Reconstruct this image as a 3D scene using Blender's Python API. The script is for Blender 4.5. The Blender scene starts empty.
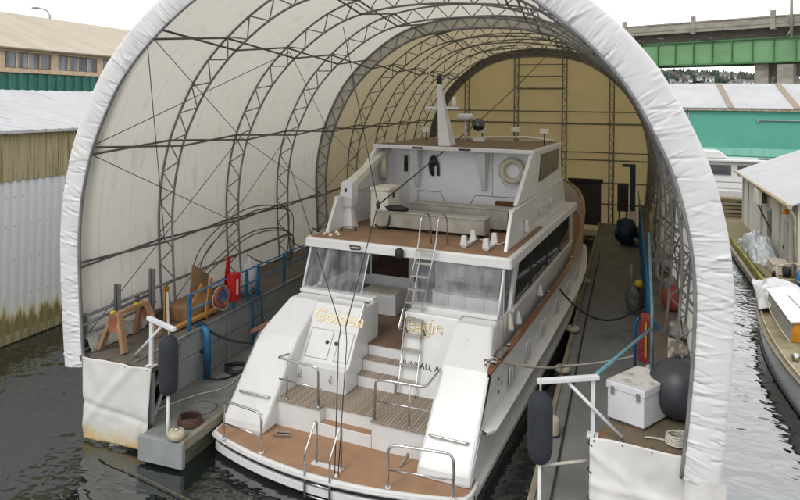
import bpy, math, random
from mathutils import Vector, Matrix, noise
rnd = random.Random(7)
sc = bpy.context.scene
COL = sc.collection
PI = math.pi
R = math.radians

# ------------------------------------------------------------------ materials
MATS = {}
def nmat(name):
    m = bpy.data.materials.new(name); m.use_nodes = True
    nt = m.node_tree
    return m, nt, nt.nodes, nt.links, nt.nodes['Principled BSDF']

def lin(c):
    return tuple(((x/255)/12.92 if x/255 <= .04045 else ((x/255+.055)/1.055)**2.4) for x in c)

def mat(name, col, rough=.5, metal=0, col2=None, scale=4, spread=.35, bump=0, bscale=40, stretch=(1,1,1),
        col3=None, scale3=1.2, thr3=.6, soft3=.1, spec=.5, coat=0):
    """base colour varied by noise in object space; col3 = patches of dirt/rust of their own shape."""
    if name in MATS: return MATS[name]
    m, nt, N, L, b = nmat(name)
    tc = N.new('ShaderNodeTexCoord'); mp = N.new('ShaderNodeMapping'); mp.inputs['Scale'].default_value = stretch
    L.new(tc.outputs['Object'], mp.inputs['Vector'])
    n = N.new('ShaderNodeTexNoise'); n.inputs['Scale'].default_value = scale; n.inputs['Detail'].default_value = 6
    n.inputs['Roughness'].default_value = .6
    L.new(mp.outputs['Vector'], n.inputs['Vector'])
    c2 = col2 or tuple(max(0, x*(1-.28)) for x in col)
    r = N.new('ShaderNodeValToRGB')
    r.color_ramp.elements[0].position = .5-spread/2; r.color_ramp.elements[1].position = .5+spread/2
    r.color_ramp.elements[0].color = (*c2, 1); r.color_ramp.elements[1].color = (*col, 1)
    L.new(n.outputs['Fac'], r.inputs['Fac'])
    out = r.outputs['Color']
    if col3:
        n3 = N.new('ShaderNodeTexNoise'); n3.inputs['Scale'].default_value = scale3; n3.inputs['Detail'].default_value = 8
        n3.inputs['Roughness'].default_value = .65
        L.new(mp.outputs['Vector'], n3.inputs['Vector'])
        r3 = N.new('ShaderNodeValToRGB'); r3.color_ramp.elements[0].position = thr3; r3.color_ramp.elements[1].position = min(1, thr3+soft3)
        L.new(n3.outputs['Fac'], r3.inputs['Fac'])
        mx = N.new('ShaderNodeMix'); mx.data_type = 'RGBA'
        L.new(r3.outputs['Color'], mx.inputs['Factor']); L.new(out, mx.inputs['A']); mx.inputs['B'].default_value = (*col3, 1)
        out = mx.outputs['Result']
    L.new(out, b.inputs['Base Color'])
    b.inputs['Roughness'].default_value = rough; b.inputs['Metallic'].default_value = metal
    b.inputs['Specular IOR Level'].default_value = spec
    b.inputs['Coat Weight'].default_value = coat
    if bump:
        n2 = N.new('ShaderNodeTexNoise'); n2.inputs['Scale'].default_value = bscale; n2.inputs['Detail'].default_value = 4
        L.new(mp.outputs['Vector'], n2.inputs['Vector'])
        bp = N.new('ShaderNodeBump'); bp.inputs['Strength'].default_value = bump; bp.inputs['Distance'].default_value = .02
        L.new(n2.outputs['Fac'], bp.inputs['Height']); L.new(bp.outputs['Normal'], b.inputs['Normal'])
    MATS[name] = m
    return m

def planks(name, col, col2, gap, width, axis='X', rough=.6, seam=.06):
    """boards with dark caulked seams running along the other horizontal axis."""
    m, nt, N, L, b = nmat(name)
    tc = N.new('ShaderNodeTexCoord'); sp = N.new('ShaderNodeSeparateXYZ'); L.new(tc.outputs['Object'], sp.inputs[0])
    dv = N.new('ShaderNodeMath'); dv.operation = 'DIVIDE'; dv.inputs[1].default_value = width
    L.new(sp.outputs[axis], dv.inputs[0])
    fr = N.new('ShaderNodeMath'); fr.operation = 'FRACT'; L.new(dv.outputs[0], fr.inputs[0])
    lt = N.new('ShaderNodeMath'); lt.operation = 'LESS_THAN'; lt.inputs[1].default_value = seam; L.new(fr.outputs[0], lt.inputs[0])
    fl = N.new('ShaderNodeMath'); fl.operation = 'FLOOR'; L.new(dv.outputs[0], fl.inputs[0])
    wn = N.new('ShaderNodeTexWhiteNoise'); wn.noise_dimensions = '1D'; L.new(fl.outputs[0], wn.inputs['W'])
    n = N.new('ShaderNodeTexNoise'); n.inputs['Scale'].default_value = 7; n.inputs['Detail'].default_value = 6
    mp = N.new('ShaderNodeMapping'); mp.inputs['Scale'].default_value = (6, .6, 1) if axis == 'X' else (.6, 6, 1)
    L.new(tc.outputs['Object'], mp.inputs[0]); L.new(mp.outputs[0], n.inputs['Vector'])
    ad = N.new('ShaderNodeMath'); ad.operation = 'ADD'; L.new(wn.outputs['Value'], ad.inputs[0]); L.new(n.outputs['Fac'], ad.inputs[1])
    hf = N.new('ShaderNodeMath'); hf.operation = 'MULTIPLY'; hf.inputs[1].default_value = .5; L.new(ad.outputs[0], hf.inputs[0])
    mx = N.new('ShaderNodeMix'); mx.data_type = 'RGBA'; L.new(hf.outputs[0], mx.inputs['Factor'])
    mx.inputs['A'].default_value = (*col, 1); mx.inputs['B'].default_value = (*col2, 1)
    m2 = N.new('ShaderNodeMix'); m2.data_type = 'RGBA'; L.new(lt.outputs[0], m2.inputs['Factor'])
    L.new(mx.outputs['Result'], m2.inputs['A']); m2.inputs['B'].default_value = (*gap, 1)
    L.new(m2.outputs['Result'], b.inputs['Base Color']); b.inputs['Roughness'].default_value = rough
    bp = N.new('ShaderNodeBump'); bp.invert = True; bp.inputs['Strength'].default_value = .5; bp.inputs['Distance'].default_value = .01
    L.new(lt.outputs[0], bp.inputs['Height']); L.new(bp.outputs['Normal'], b.inputs['Normal'])
    MATS[name] = m
    return m

def fabric(name, col, col2, trans, tcol, scale=.8, bump=.15, seam=None, dirt=None, hem=None):
    m, nt, N, L, b = nmat(name)
    tc = N.new('ShaderNodeTexCoord')
    n = N.new('ShaderNodeTexNoise'); n.inputs['Scale'].default_value = scale; n.inputs['Detail'].default_value = 7
    n.inputs['Roughness'].default_value = .6
    L.new(tc.outputs['Object'], n.inputs['Vector'])
    r = N.new('ShaderNodeValToRGB'); r.color_ramp.elements[0].position = .3; r.color_ramp.elements[1].position = .65
    r.color_ramp.elements[0].color = (*col2, 1); r.color_ramp.elements[1].color = (*col, 1)
    L.new(n.outputs['Fac'], r.inputs['Fac'])
    out = r.outputs['Color']
    if dirt:
        nd = N.new('ShaderNodeTexNoise'); nd.inputs['Scale'].default_value = 2.2; nd.inputs['Detail'].default_value = 9
        mpd = N.new('ShaderNodeMapping'); mpd.inputs['Scale'].default_value = (1, 1, .35)
        L.new(tc.outputs['Object'], mpd.inputs[0]); L.new(mpd.outputs[0], nd.inputs['Vector'])
        rd = N.new('ShaderNodeValToRGB'); rd.color_ramp.elements[0].position = .58; rd.color_ramp.elements[1].position = .8
        L.new(nd.outputs['Fac'], rd.inputs['Fac'])
        mx = N.new('ShaderNodeMix'); mx.data_type = 'RGBA'; L.new(rd.outputs['Color'], mx.inputs['Factor'])
        L.new(out, mx.inputs['A']); mx.inputs['B'].default_value = (*dirt, 1); out = mx.outputs['Result']
    if hem:
        sph = N.new('ShaderNodeSeparateXYZ'); L.new(tc.outputs['Object'], sph.inputs[0])
        nh = N.new('ShaderNodeTexNoise'); nh.inputs['Scale'].default_value = 2.6; nh.inputs['Detail'].default_value = 8; L.new(tc.outputs['Object'], nh.inputs['Vector'])
        ah = N.new('ShaderNodeMath'); ah.operation = 'MULTIPLY_ADD'; ah.inputs[1].default_value = -1.1; L.new(sph.outputs['Z'], ah.inputs[0]); L.new(nh.outputs['Fac'], ah.inputs[2])
        rh = N.new('ShaderNodeValToRGB'); rh.color_ramp.elements[0].position = .0; rh.color_ramp.elements[1].position = .5; L.new(ah.outputs[0], rh.inputs['Fac'])
        mx = N.new('ShaderNodeMix'); mx.data_type = 'RGBA'; L.new(rh.outputs['Color'], mx.inputs['Factor'])
        L.new(out, mx.inputs['A']); mx.inputs['B'].default_value = (*hem, 1); out = mx.outputs['Result']
    if seam:
        sp = N.new('ShaderNodeSeparateXYZ'); L.new(tc.outputs['Object'], sp.inputs[0])
        dv = N.new('ShaderNodeMath'); dv.operation = 'DIVIDE'; dv.inputs[1].default_value = seam; L.new(sp.outputs['Y'], dv.inputs[0])
        fr = N.new('ShaderNodeMath'); fr.operation = 'FRACT'; L.new(dv.outputs[0], fr.inputs[0])
        lt = N.new('ShaderNodeMath'); lt.operation = 'LESS_THAN'; lt.inputs[1].default_value = .03; L.new(fr.outputs[0], lt.inputs[0])
        ml = N.new('ShaderNodeMath'); ml.operation = 'MULTIPLY'; ml.inputs[1].default_value = .3; L.new(lt.outputs[0], ml.inputs[0])
        mx = N.new('ShaderNodeMix'); mx.data_type = 'RGBA'; L.new(ml.outputs[0], mx.inputs['Factor'])
        L.new(out, mx.inputs['A']); mx.inputs['B'].default_value = (*[x*.3 for x in col2], 1); out = mx.outputs['Result']
    L.new(out, b.inputs['Base Color']); b.inputs['Roughness'].default_value = .65; b.inputs['Specular IOR Level'].default_value = .25
    n2 = N.new('ShaderNodeTexNoise'); n2.inputs['Scale'].default_value = 2.5; n2.inputs['Detail'].default_value = 5
    L.new(tc.outputs['Object'], n2.inputs['Vector'])
    bp = N.new('ShaderNodeBump'); bp.inputs['Strength'].default_value = bump; bp.inputs['Distance'].default_value = .1
    L.new(n2.outputs['Fac'], bp.inputs['Height']); L.new(bp.outputs['Normal'], b.inputs['Normal'])
    if trans:
        t = N.new('ShaderNodeBsdfTranslucent'); t.inputs['Color'].default_value = (*tcol, 1)
        ms = N.new('ShaderNodeMixShader'); ms.inputs['Fac'].default_value = trans
        L.new(b.outputs[0], ms.inputs[1]); L.new(t.outputs[0], ms.inputs[2])
        L.new(ms.outputs[0], N['Material Output'].inputs['Surface'])
    MATS[name] = m
    return m

def glassy(name, tint, fac, rough=.1, bump=0):
    """clear sheet: part transparent, part glossy, part milky."""
    m, nt, N, L, b = nmat(name)
    b.inputs['Base Color'].default_value = (.75, .76, .8, 1); b.inputs['Roughness'].default_value = rough
    t = N.new('ShaderNodeBsdfTransparent'); t.inputs['Color'].default_value = (*tint, 1)
    tc = N.new('ShaderNodeTexCoord'); n = N.new('ShaderNodeTexNoise'); n.inputs['Scale'].default_value = 2.2; n.inputs['Detail'].default_value = 5
    mp = N.new('ShaderNodeMapping'); mp.inputs['Scale'].default_value = (2.6, 2, .5)
    L.new(tc.outputs['Object'], mp.inputs[0]); L.new(mp.outputs[0], n.inputs['Vector'])
    r = N.new('ShaderNodeMapRange'); r.inputs['From Min'].default_value = .35; r.inputs['From Max'].default_value = .8
    r.inputs['To Min'].default_value = fac*.9; r.inputs['To Max'].default_value = min(1, fac*2.6)
    L.new(n.outputs['Fac'], r.inputs['Value'])
    ms = N.new('ShaderNodeMixShader'); L.new(r.outputs[0], ms.inputs['Fac'])
    L.new(t.outputs[0], ms.inputs[1]); L.new(b.outputs[0], ms.inputs[2])
    L.new(ms.outputs[0], N['Material Output'].inputs['Surface'])
    MATS[name] = m
    return m

gel = mat('gelcoat', (.69, .69, .685), .2, col2=(.63, .63, .62), scale=1.5, spread=.5, stretch=(1.6, 1.6, .5), col3=(.50, .49, .45), scale3=2.2, thr3=.64, soft3=.14)
gel_side = gel
nonskid = mat('brown_nonskid', lin((168, 133, 103)), .8, col2=lin((154, 120, 93)), scale=3, bump=.5, bscale=220)
nonskid2 = mat('dark_nonskid', lin((150, 119, 90)), .85, col2=lin((126, 98, 74)), scale=1.5, bump=.5, bscale=220)
teak = planks('weathered_teak', lin((166, 152, 136)), lin((126, 113, 99)), lin((66, 58, 51)), .085, 'X', .7, .14)
teak2 = planks('cockpit_teak', lin((132, 108, 86)), lin((98, 78, 62)), lin((52, 42, 36)), .075, 'X', .6, .12)
varnish = mat('varnished_teak', lin((130, 84, 48)), .28, col2=lin((96, 58, 34)), scale=3, stretch=(6, .5, 6), coat=.4)
steel = mat('stainless_steel', (.62, .62, .62), .22, 1, col2=(.45, .45, .45), scale=8)
glass_dark = mat('dark_window_glass', (.012, .012, .014), .06, col2=(.02, .02, .022), spec=.6)
glass_grey = mat('hazy_window_glass', (.10, .11, .12), .15, col2=(.04, .045, .05), scale=1.6, spec=.6)
black_trim = mat('black_trim', (.02, .02, .022), .5)
vinyl = glassy('clear_vinyl', (.90, .90, .93), .11, .15)
vinyl_side = glassy('smoky_vinyl', (.60, .59, .66), .10, .15)
gold = mat('gold_leaf', lin((214, 184, 108)), .45, .1, col2=lin((190, 158, 76)), scale=9)
gold_dark = mat('dark_gold', lin((172, 146, 44)), .35, .3, col2=lin((140, 112, 30)), scale=9)
cream = mat('cream_lettering', lin((236, 228, 204)), .4, col2=lin((226, 216, 188)))
ink = mat('black_lettering', (.02, .02, .02), .5)
locker_grey = mat('grey_locker_paint', lin((178, 174, 164)), .45, col2=lin((138, 134, 124)), scale=2, stretch=(1, 2, .5))
cream_box = mat('aged_white_paint', lin((226, 222, 210)), .5, col2=lin((200, 194, 178)), scale=3)
grey_line = mat('grey_seam', (.25, .25, .25), .6)
truss_grey = mat('galvanised_tube', (.27, .275, .28), .5, .25, col2=(.16, .162, .165), scale=3, col3=(.10, .07, .05), scale3=5, thr3=.62)
cable_dark = mat('dark_cable', (.03, .03, .03), .6)
cover_f = fabric('white_cover', (.84, .82, .77), (.77, .75, .69), .31, (.90, .86, .77), seam=1.18, bump=.25, dirt=(.45, .40, .30))
cover_r = fabric('tan_cover', (.58, .51, .34), (.53, .46, .30), .23, (.74, .64, .43), seam=1.18, bump=.25)
rim_fab = fabric('white_rim_fabric', (.70, .70, .695), (.62, .62, .615), 0, (1, 1, 1), scale=1.2, bump=.08)
skirt_fab = fabric('white_tarp', (.68, .67, .64), (.60, .59, .56), .0, (.6, .6, .6), scale=.9, bump=.12, dirt=(.52, .47, .36), hem=lin((196, 172, 118)))
mesh_fab = fabric('grey_joint_fabric', (.72, .71, .68), (.52, .51, .48), .35, (.8, .8, .78), scale=6, bump=.6)
concrete = mat('float_concrete', (.22, .225, .21), .75, col2=(.15, .155, .14), scale=1.4, bump=.3, bscale=30, col3=(.10, .105, .09), scale3=.8, thr3=.55, soft3=.25)
concrete_d = mat('dark_float_deck', (.21, .213, .207), .8, col2=(.155, .158, .152), scale=1.1, bump=.3, bscale=30, col3=(.085, .087, .08), scale3=.7, thr3=.58, soft3=.2)
panel_grey = mat('grey_wall_panel', (.30, .32, .32), .6, col2=(.22, .235, .235), scale=1.2, stretch=(1, .5, 1), col3=(.16, .16, .14), scale3=1, thr3=.62, soft3=.2)
deck_brown = mat('worn_plywood_deck', (.16, .13, .10), .85, col2=(.10, .09, .075), scale=1.6, bump=.4, bscale=40)
rust_deck = mat('rusty_deck', (.17, .135, .09), .8, col2=(.11, .10, .065), scale=2, col3=(.26, .12, .05), scale3=1.8, thr3=.50, soft3=.2, bump=.3)
algae_edge = mat('algae_float_side', (.17, .17, .14), .7, col2=(.06, .07, .035), scale=1.5, stretch=(1, 1, 3))
timber_edge = mat('weathered_timber', (.30, .27, .21), .8, col2=(.18, .16, .12), scale=3, stretch=(4, .5, 4))
blue_paint = mat('blue_paint', lin((42, 112, 158)), .45, col2=lin((30, 84, 124)), scale=4)
teal_paint = mat('pale_blue_paint', lin((112, 160, 178)), .45, col2=lin((80, 128, 146)), scale=4)
dark_blue = mat('dark_blue_paint', lin((34, 58, 92)), .5, col2=lin((24, 42, 66)), scale=4)
white_paint = mat('white_paint', (.74, .76, .77), .45, col2=(.62, .64, .64), scale=3, col3=(.35, .30, .20), scale3=5, thr3=.68)
red_paint = mat('red_paint', lin((196, 30, 38)), .4, col2=lin((160, 22, 30)), scale=3)
red_hose = mat('red_canvas', lin((160, 62, 62)), .75, col2=lin((112, 40, 42)), scale=5)
yellow_paint = mat('yellow_plastic', lin((206, 186, 60)), .5)
rubber = mat('black_rubber', (.022, .023, .026), .6, col2=(.015, .015, .017), scale=6)
fender_blue = mat('navy_fender_cloth', (.030, .034, .044), .85, col2=(.022, .025, .033), scale=5, bump=.3, bscale=120, col3=(.075, .078, .085), scale3=3, thr3=.62, soft3=.1)
ball_rubber = mat('scuffed_black_rubber', (.05, .053, .062), .42, col2=(.032, .035, .042), scale=3, col3=(.10, .10, .10), scale3=5, thr3=.66)
rope_mat = mat('pale_rope', (.62, .59, .52), .85, col2=(.42, .40, .34), scale=30)
wheel_mat = mat('cream_bumper_rubber', (.52, .46, .34), .75, col2=(.38, .33, .24), scale=6)
orange_wood = mat('orange_lumber', lin((196, 144, 76)), .65, col2=lin((164, 116, 58)), scale=3, stretch=(4, 4, .7))
brown_wood = mat('brown_plywood', lin((164, 130, 96)), .7, col2=lin((134, 102, 74)), scale=2, stretch=(3, 3, .7))
reddish = mat('red_stained_wood', lin((160, 100, 78)), .7, col2=lin((128, 76, 58)), scale=3)
olive_wood = mat('bronze_tube', lin((112, 104, 88)), .5, .3)
ring_white = mat('lifering_cover', lin((214, 208, 188)), .6, col2=lin((190, 182, 160)), scale=6)
ring_red = mat('faded_red_lifering', lin((150, 84, 68)), .7, col2=lin((118, 62, 52)), scale=6)
orange_buoy = mat('orange_buoy', lin((150, 70, 56)), .6, col2=lin((120, 54, 44)), scale=3)
boxwhite = mat('dock_box_gelcoat', (.72, .72, .75), .4, col2=(.64, .64, .67), scale=2, col3=(.52, .50, .46), scale3=3.5, thr3=.62, soft3=.12)
boxlid = mat('stained_dock_box_lid', (.70, .70, .69), .5, col2=(.56, .54, .50), scale=2.5, col3=(.22, .16, .11), scale3=2.6, thr3=.50, soft3=.18)
tarp_silver = mat('silver_tarp', (.46, .49, .51), .35, .1, col2=(.34, .37, .39), scale=3, bump=.4, bscale=6)
tarp_white = mat('white_tarp_sheet', (.60, .61, .62), .6, col2=(.50, .51, .52), scale=3, bump=.3, bscale=6)
tarp_blue = mat('blue_tarp_sheet', lin((30, 122, 196)), .45, col2=lin((22, 96, 160)), scale=3, bump=.3, bscale=6)
debris_mat = mat('dusty_sheeting', (.42, .41, .37), .7, col2=(.20, .19, .17), scale=3, bump=.4, bscale=8)
paper_mat = mat('stained_paper_sack', (.55, .50, .42), .8, col2=(.36, .31, .25), scale=6)
sheet_grey = mat('dusty_grey_plastic', (.20, .205, .20), .5, col2=(.10, .10, .10), scale=4, bump=.5, bscale=8)
dark_panel = mat('dark_door_panel', (.045, .05, .052), .5)
moss_sid = mat('mossy_band', lin((186, 176, 146)), .85, col2=lin((122, 110, 72)), scale=1.5, stretch=(1, 3.4, .16), spread=.3, col3=lin((88, 80, 42)), scale3=1.5, thr3=.5, soft3=.14, bump=.4)

def siding_mat():
    m, nt, N, L, b = nmat('white_siding')
    tc = N.new('ShaderNodeTexCoord'); sp = N.new('ShaderNodeSeparateXYZ'); L.new(tc.outputs['Object'], sp.inputs[0])
    mr = N.new('ShaderNodeMapRange'); mr.inputs['From Min'].default_value = 2.2; mr.inputs['From Max'].default_value = .2
    L.new(sp.outputs['Z'], mr.inputs['Value'])
    mp = N.new('ShaderNodeMapping'); mp.inputs['Scale'].default_value = (1, 2.6, .28); L.new(tc.outputs['Object'], mp.inputs[0])
    n = N.new('ShaderNodeTexNoise'); n.inputs['Scale'].default_value = 1.6; n.inputs['Detail'].default_value = 8; n.inputs['Roughness'].default_value = .65
    L.new(mp.outputs[0], n.inputs['Vector'])
    ad = N.new('ShaderNodeMath'); ad.operation = 'MULTIPLY_ADD'; ad.inputs[1].default_value = .75; ad.inputs[2].default_value = 0
    L.new(mr.outputs[0], ad.inputs[0])
    a2 = N.new('ShaderNodeMath'); a2.operation = 'ADD'; L.new(ad.outputs[0], a2.inputs[0]); L.new(n.outputs['Fac'], a2.inputs[1])
    r = N.new('ShaderNodeValToRGB'); e = r.color_ramp.elements
    e[0].position = .62; e[0].color = (.60, .61, .62, 1); e[1].position = 1.25 if False else 1.0; e[1].color = (*lin((128, 118, 76)), 1)
    x = e.new(.86); x.color = (*lin((206, 208, 196)), 1); x = e.new(.95); x.color = (*lin((178, 166, 118)), 1)
    L.new(a2.outputs[0], r.inputs['Fac']); L.new(r.outputs[0], b.inputs['Base Color']); b.inputs['Roughness'].default_value = .55
    return m
siding = siding_mat()
roof_white = mat('weathered_white_roof', (.44, .44, .45), .6, col2=(.34, .34, .35), scale=.8, stretch=(.35, 3, 1), col3=(.20, .20, .19), scale3=1.5, thr3=.60, soft3=.06)
roof_tan = mat('tan_roof', lin((174, 164, 146)), .8, col2=lin((160, 148, 130)), scale=.15, stretch=(1, 4, 1), col3=lin((150, 140, 124)), scale3=.25, thr3=.64, soft3=.1)
green_sid = mat('dark_green_siding', lin((44, 112, 98)), .6, col2=lin((34, 92, 80)), scale=.6)
trim_tan = mat('tan_trim', lin((214, 190, 160)), .7, col2=lin((186, 156, 126)), scale=2)
turq = mat('turquoise_siding', lin((92, 172, 152)), .6, col2=lin((80, 158, 138)), scale=.12)
turq_pale = mat('faded_turquoise_strip', lin((142, 200, 182)), .6, col2=lin((108, 186, 164)), scale=.6, stretch=(5, 1, .3))
roof_plain = mat('white_roof_sheet', (.43, .43, .44), .6, col2=(.35, .35, .36), scale=.4)
brown_strip = mat('brown_roof_strip', lin((150, 134, 116)), .8)
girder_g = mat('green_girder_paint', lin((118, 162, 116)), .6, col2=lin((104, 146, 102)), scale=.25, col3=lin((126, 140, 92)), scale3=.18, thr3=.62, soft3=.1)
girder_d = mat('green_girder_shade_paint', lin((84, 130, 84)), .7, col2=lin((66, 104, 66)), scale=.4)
conc_old = mat('old_bridge_concrete', lin((166, 160, 148)), .9, col2=lin((132, 126, 116)), scale=.3, stretch=(1, 1, 3), col3=lin((92, 88, 80)), scale3=.5, thr3=.6, soft3=.15)
hill_mat = mat('hill_ground', (.10, .115, .09), .95, col2=(.06, .075, .06), scale=.02)
tree_mat = mat('conifer_foliage', (.050, .075, .062), .95, col2=(.028, .046, .040), scale=.08)
tree_mat2 = mat('bare_branches', (.13, .115, .095), .95, col2=(.08, .075, .06), scale=.1)
house_w = mat('house_paint', (.80, .79, .77), .8, col2=(.5, .49, .47), scale=.1)
house_roof = mat('house_roof', (.17, .165, .16), .9, col2=(.11, .11, .11), scale=.1)
wood_dock = mat('mossy_dock_planks', lin((134, 120, 92)), .85, col2=lin((92, 82, 60)), scale=2, stretch=(.6, 5, 1), col3=lin((112, 112, 46)), scale3=1.2, thr3=.54, soft3=.15)
moss_beam = mat('mossy_timber', lin((150, 148, 52)), .9, col2=lin((98, 92, 46)), scale=2, stretch=(2, .6, 2))
shed_wall = mat('shed_grey_boards', lin((206, 204, 194)), .7, col2=lin((180, 178, 166)), scale=1.5, stretch=(1, 5, .3), col3=lin((128, 130, 100)), scale3=1.0, thr3=.66, soft3=.1)
gutter_m = mat('gutter_paint', lin((196, 186, 160)), .6, col2=lin((140, 122, 90)), scale=4)
boat_deck_m = mat('weathered_boat_deck', lin((158, 148, 120)), .8, col2=lin((122, 112, 84)), scale=2.5, col3=lin((108, 102, 88)), scale3=2, thr3=.55, soft3=.15)
sail_hull = mat('pale_blue_hull_paint', lin((232, 238, 240)), .3, col2=lin((216, 224, 228)), scale=1.2)
ochre = mat('ochre_paint', lin((206, 146, 34)), .5, col2=lin((178, 118, 24)), scale=2)

# water
def water_mat():
    m, nt, N, L, b = nmat('harbour_water')
    b.inputs['Base Color'].default_value = (.010, .014, .012, 1); b.inputs['Roughness'].default_value = .035
    b.inputs['IOR'].default_value = 2.3; b.inputs['Specular IOR Level'].default_value = .5
    tc = N.new('ShaderNodeTexCoord')
    mp = N.new('ShaderNodeMapping'); mp.inputs['Scale'].default_value = (1, 1.5, 1); mp.inputs['Rotation'].default_value = (0, 0, .5)
    L.new(tc.outputs['Object'], mp.inputs[0])
    w1 = N.new('ShaderNodeTexNoise'); w1.inputs['Scale'].default_value = .85; w1.inputs['Detail'].default_value = 1; w1.inputs['Distortion'].default_value = 1.0
    w2 = N.new('ShaderNodeTexNoise'); w2.inputs['Scale'].default_value = 2.3; w2.inputs['Detail'].default_value = 0; w2.inputs['Distortion'].default_value = 1.6
    for w in (w1, w2): L.new(mp.outputs[0], w.inputs['Vector'])
    ad = N.new('ShaderNodeMath'); ad.operation = 'MULTIPLY_ADD'; ad.inputs[1].default_value = .22
    L.new(w2.outputs['Fac'], ad.inputs[0]); L.new(w1.outputs['Fac'], ad.inputs[2])
    bp = N.new('ShaderNodeBump'); bp.inputs['Strength'].default_value = .18; bp.inputs['Distance'].default_value = .30
    L.new(ad.outputs[0], bp.inputs['Height']); L.new(bp.outputs['Normal'], b.inputs['Normal'])
    return m
water_m = water_mat()

# ------------------------------------------------------------------ mesh helpers
ORG = {}
def catmull(pts, n=6, closed=False):
    P = [Vector(p) for p in pts]; out = []
    k = len(P)
    for i in range(k if closed else k-1):
        if closed: a, b, c, d = P[(i-1) % k], P[i], P[(i+1) % k], P[(i+2) % k]
        else: a, b, c, d = P[max(i-1, 0)], P[i], P[i+1], P[min(i+2, k-1)]
        for j in range(n):
            t = j/n
            out.append(.5*((2*b)+(c-a)*t+(2*a-5*b+4*c-d)*t*t+(3*b-a-3*c+d)*t**3))
    if not closed: out.append(P[-1])
    return out
def sag(a, b, drop, n=14):
    a, b = Vector(a), Vector(b)
    return [a.lerp(b, i/n)-Vector((0, 0, drop*4*(i/n)*(1-i/n))) for i in range(n+1)]
def fillet(pts, r, n=5):
    P = [Vector(p) for p in pts]; out = [P[0]]
    for i in range(1, len(P)-1):
        a, b, c = P[i-1], P[i], P[i+1]
        u, w = (a-b), (c-b); rr = min(r, u.length*.48, w.length*.48)
        s, e = b+u.normalized()*rr, b+w.normalized()*rr
        for j in range(n+1):
            t = j/n; out.append((1-t)**2*s+2*t*(1-t)*b+t*t*e)
    out.append(P[-1]); return out

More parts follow.
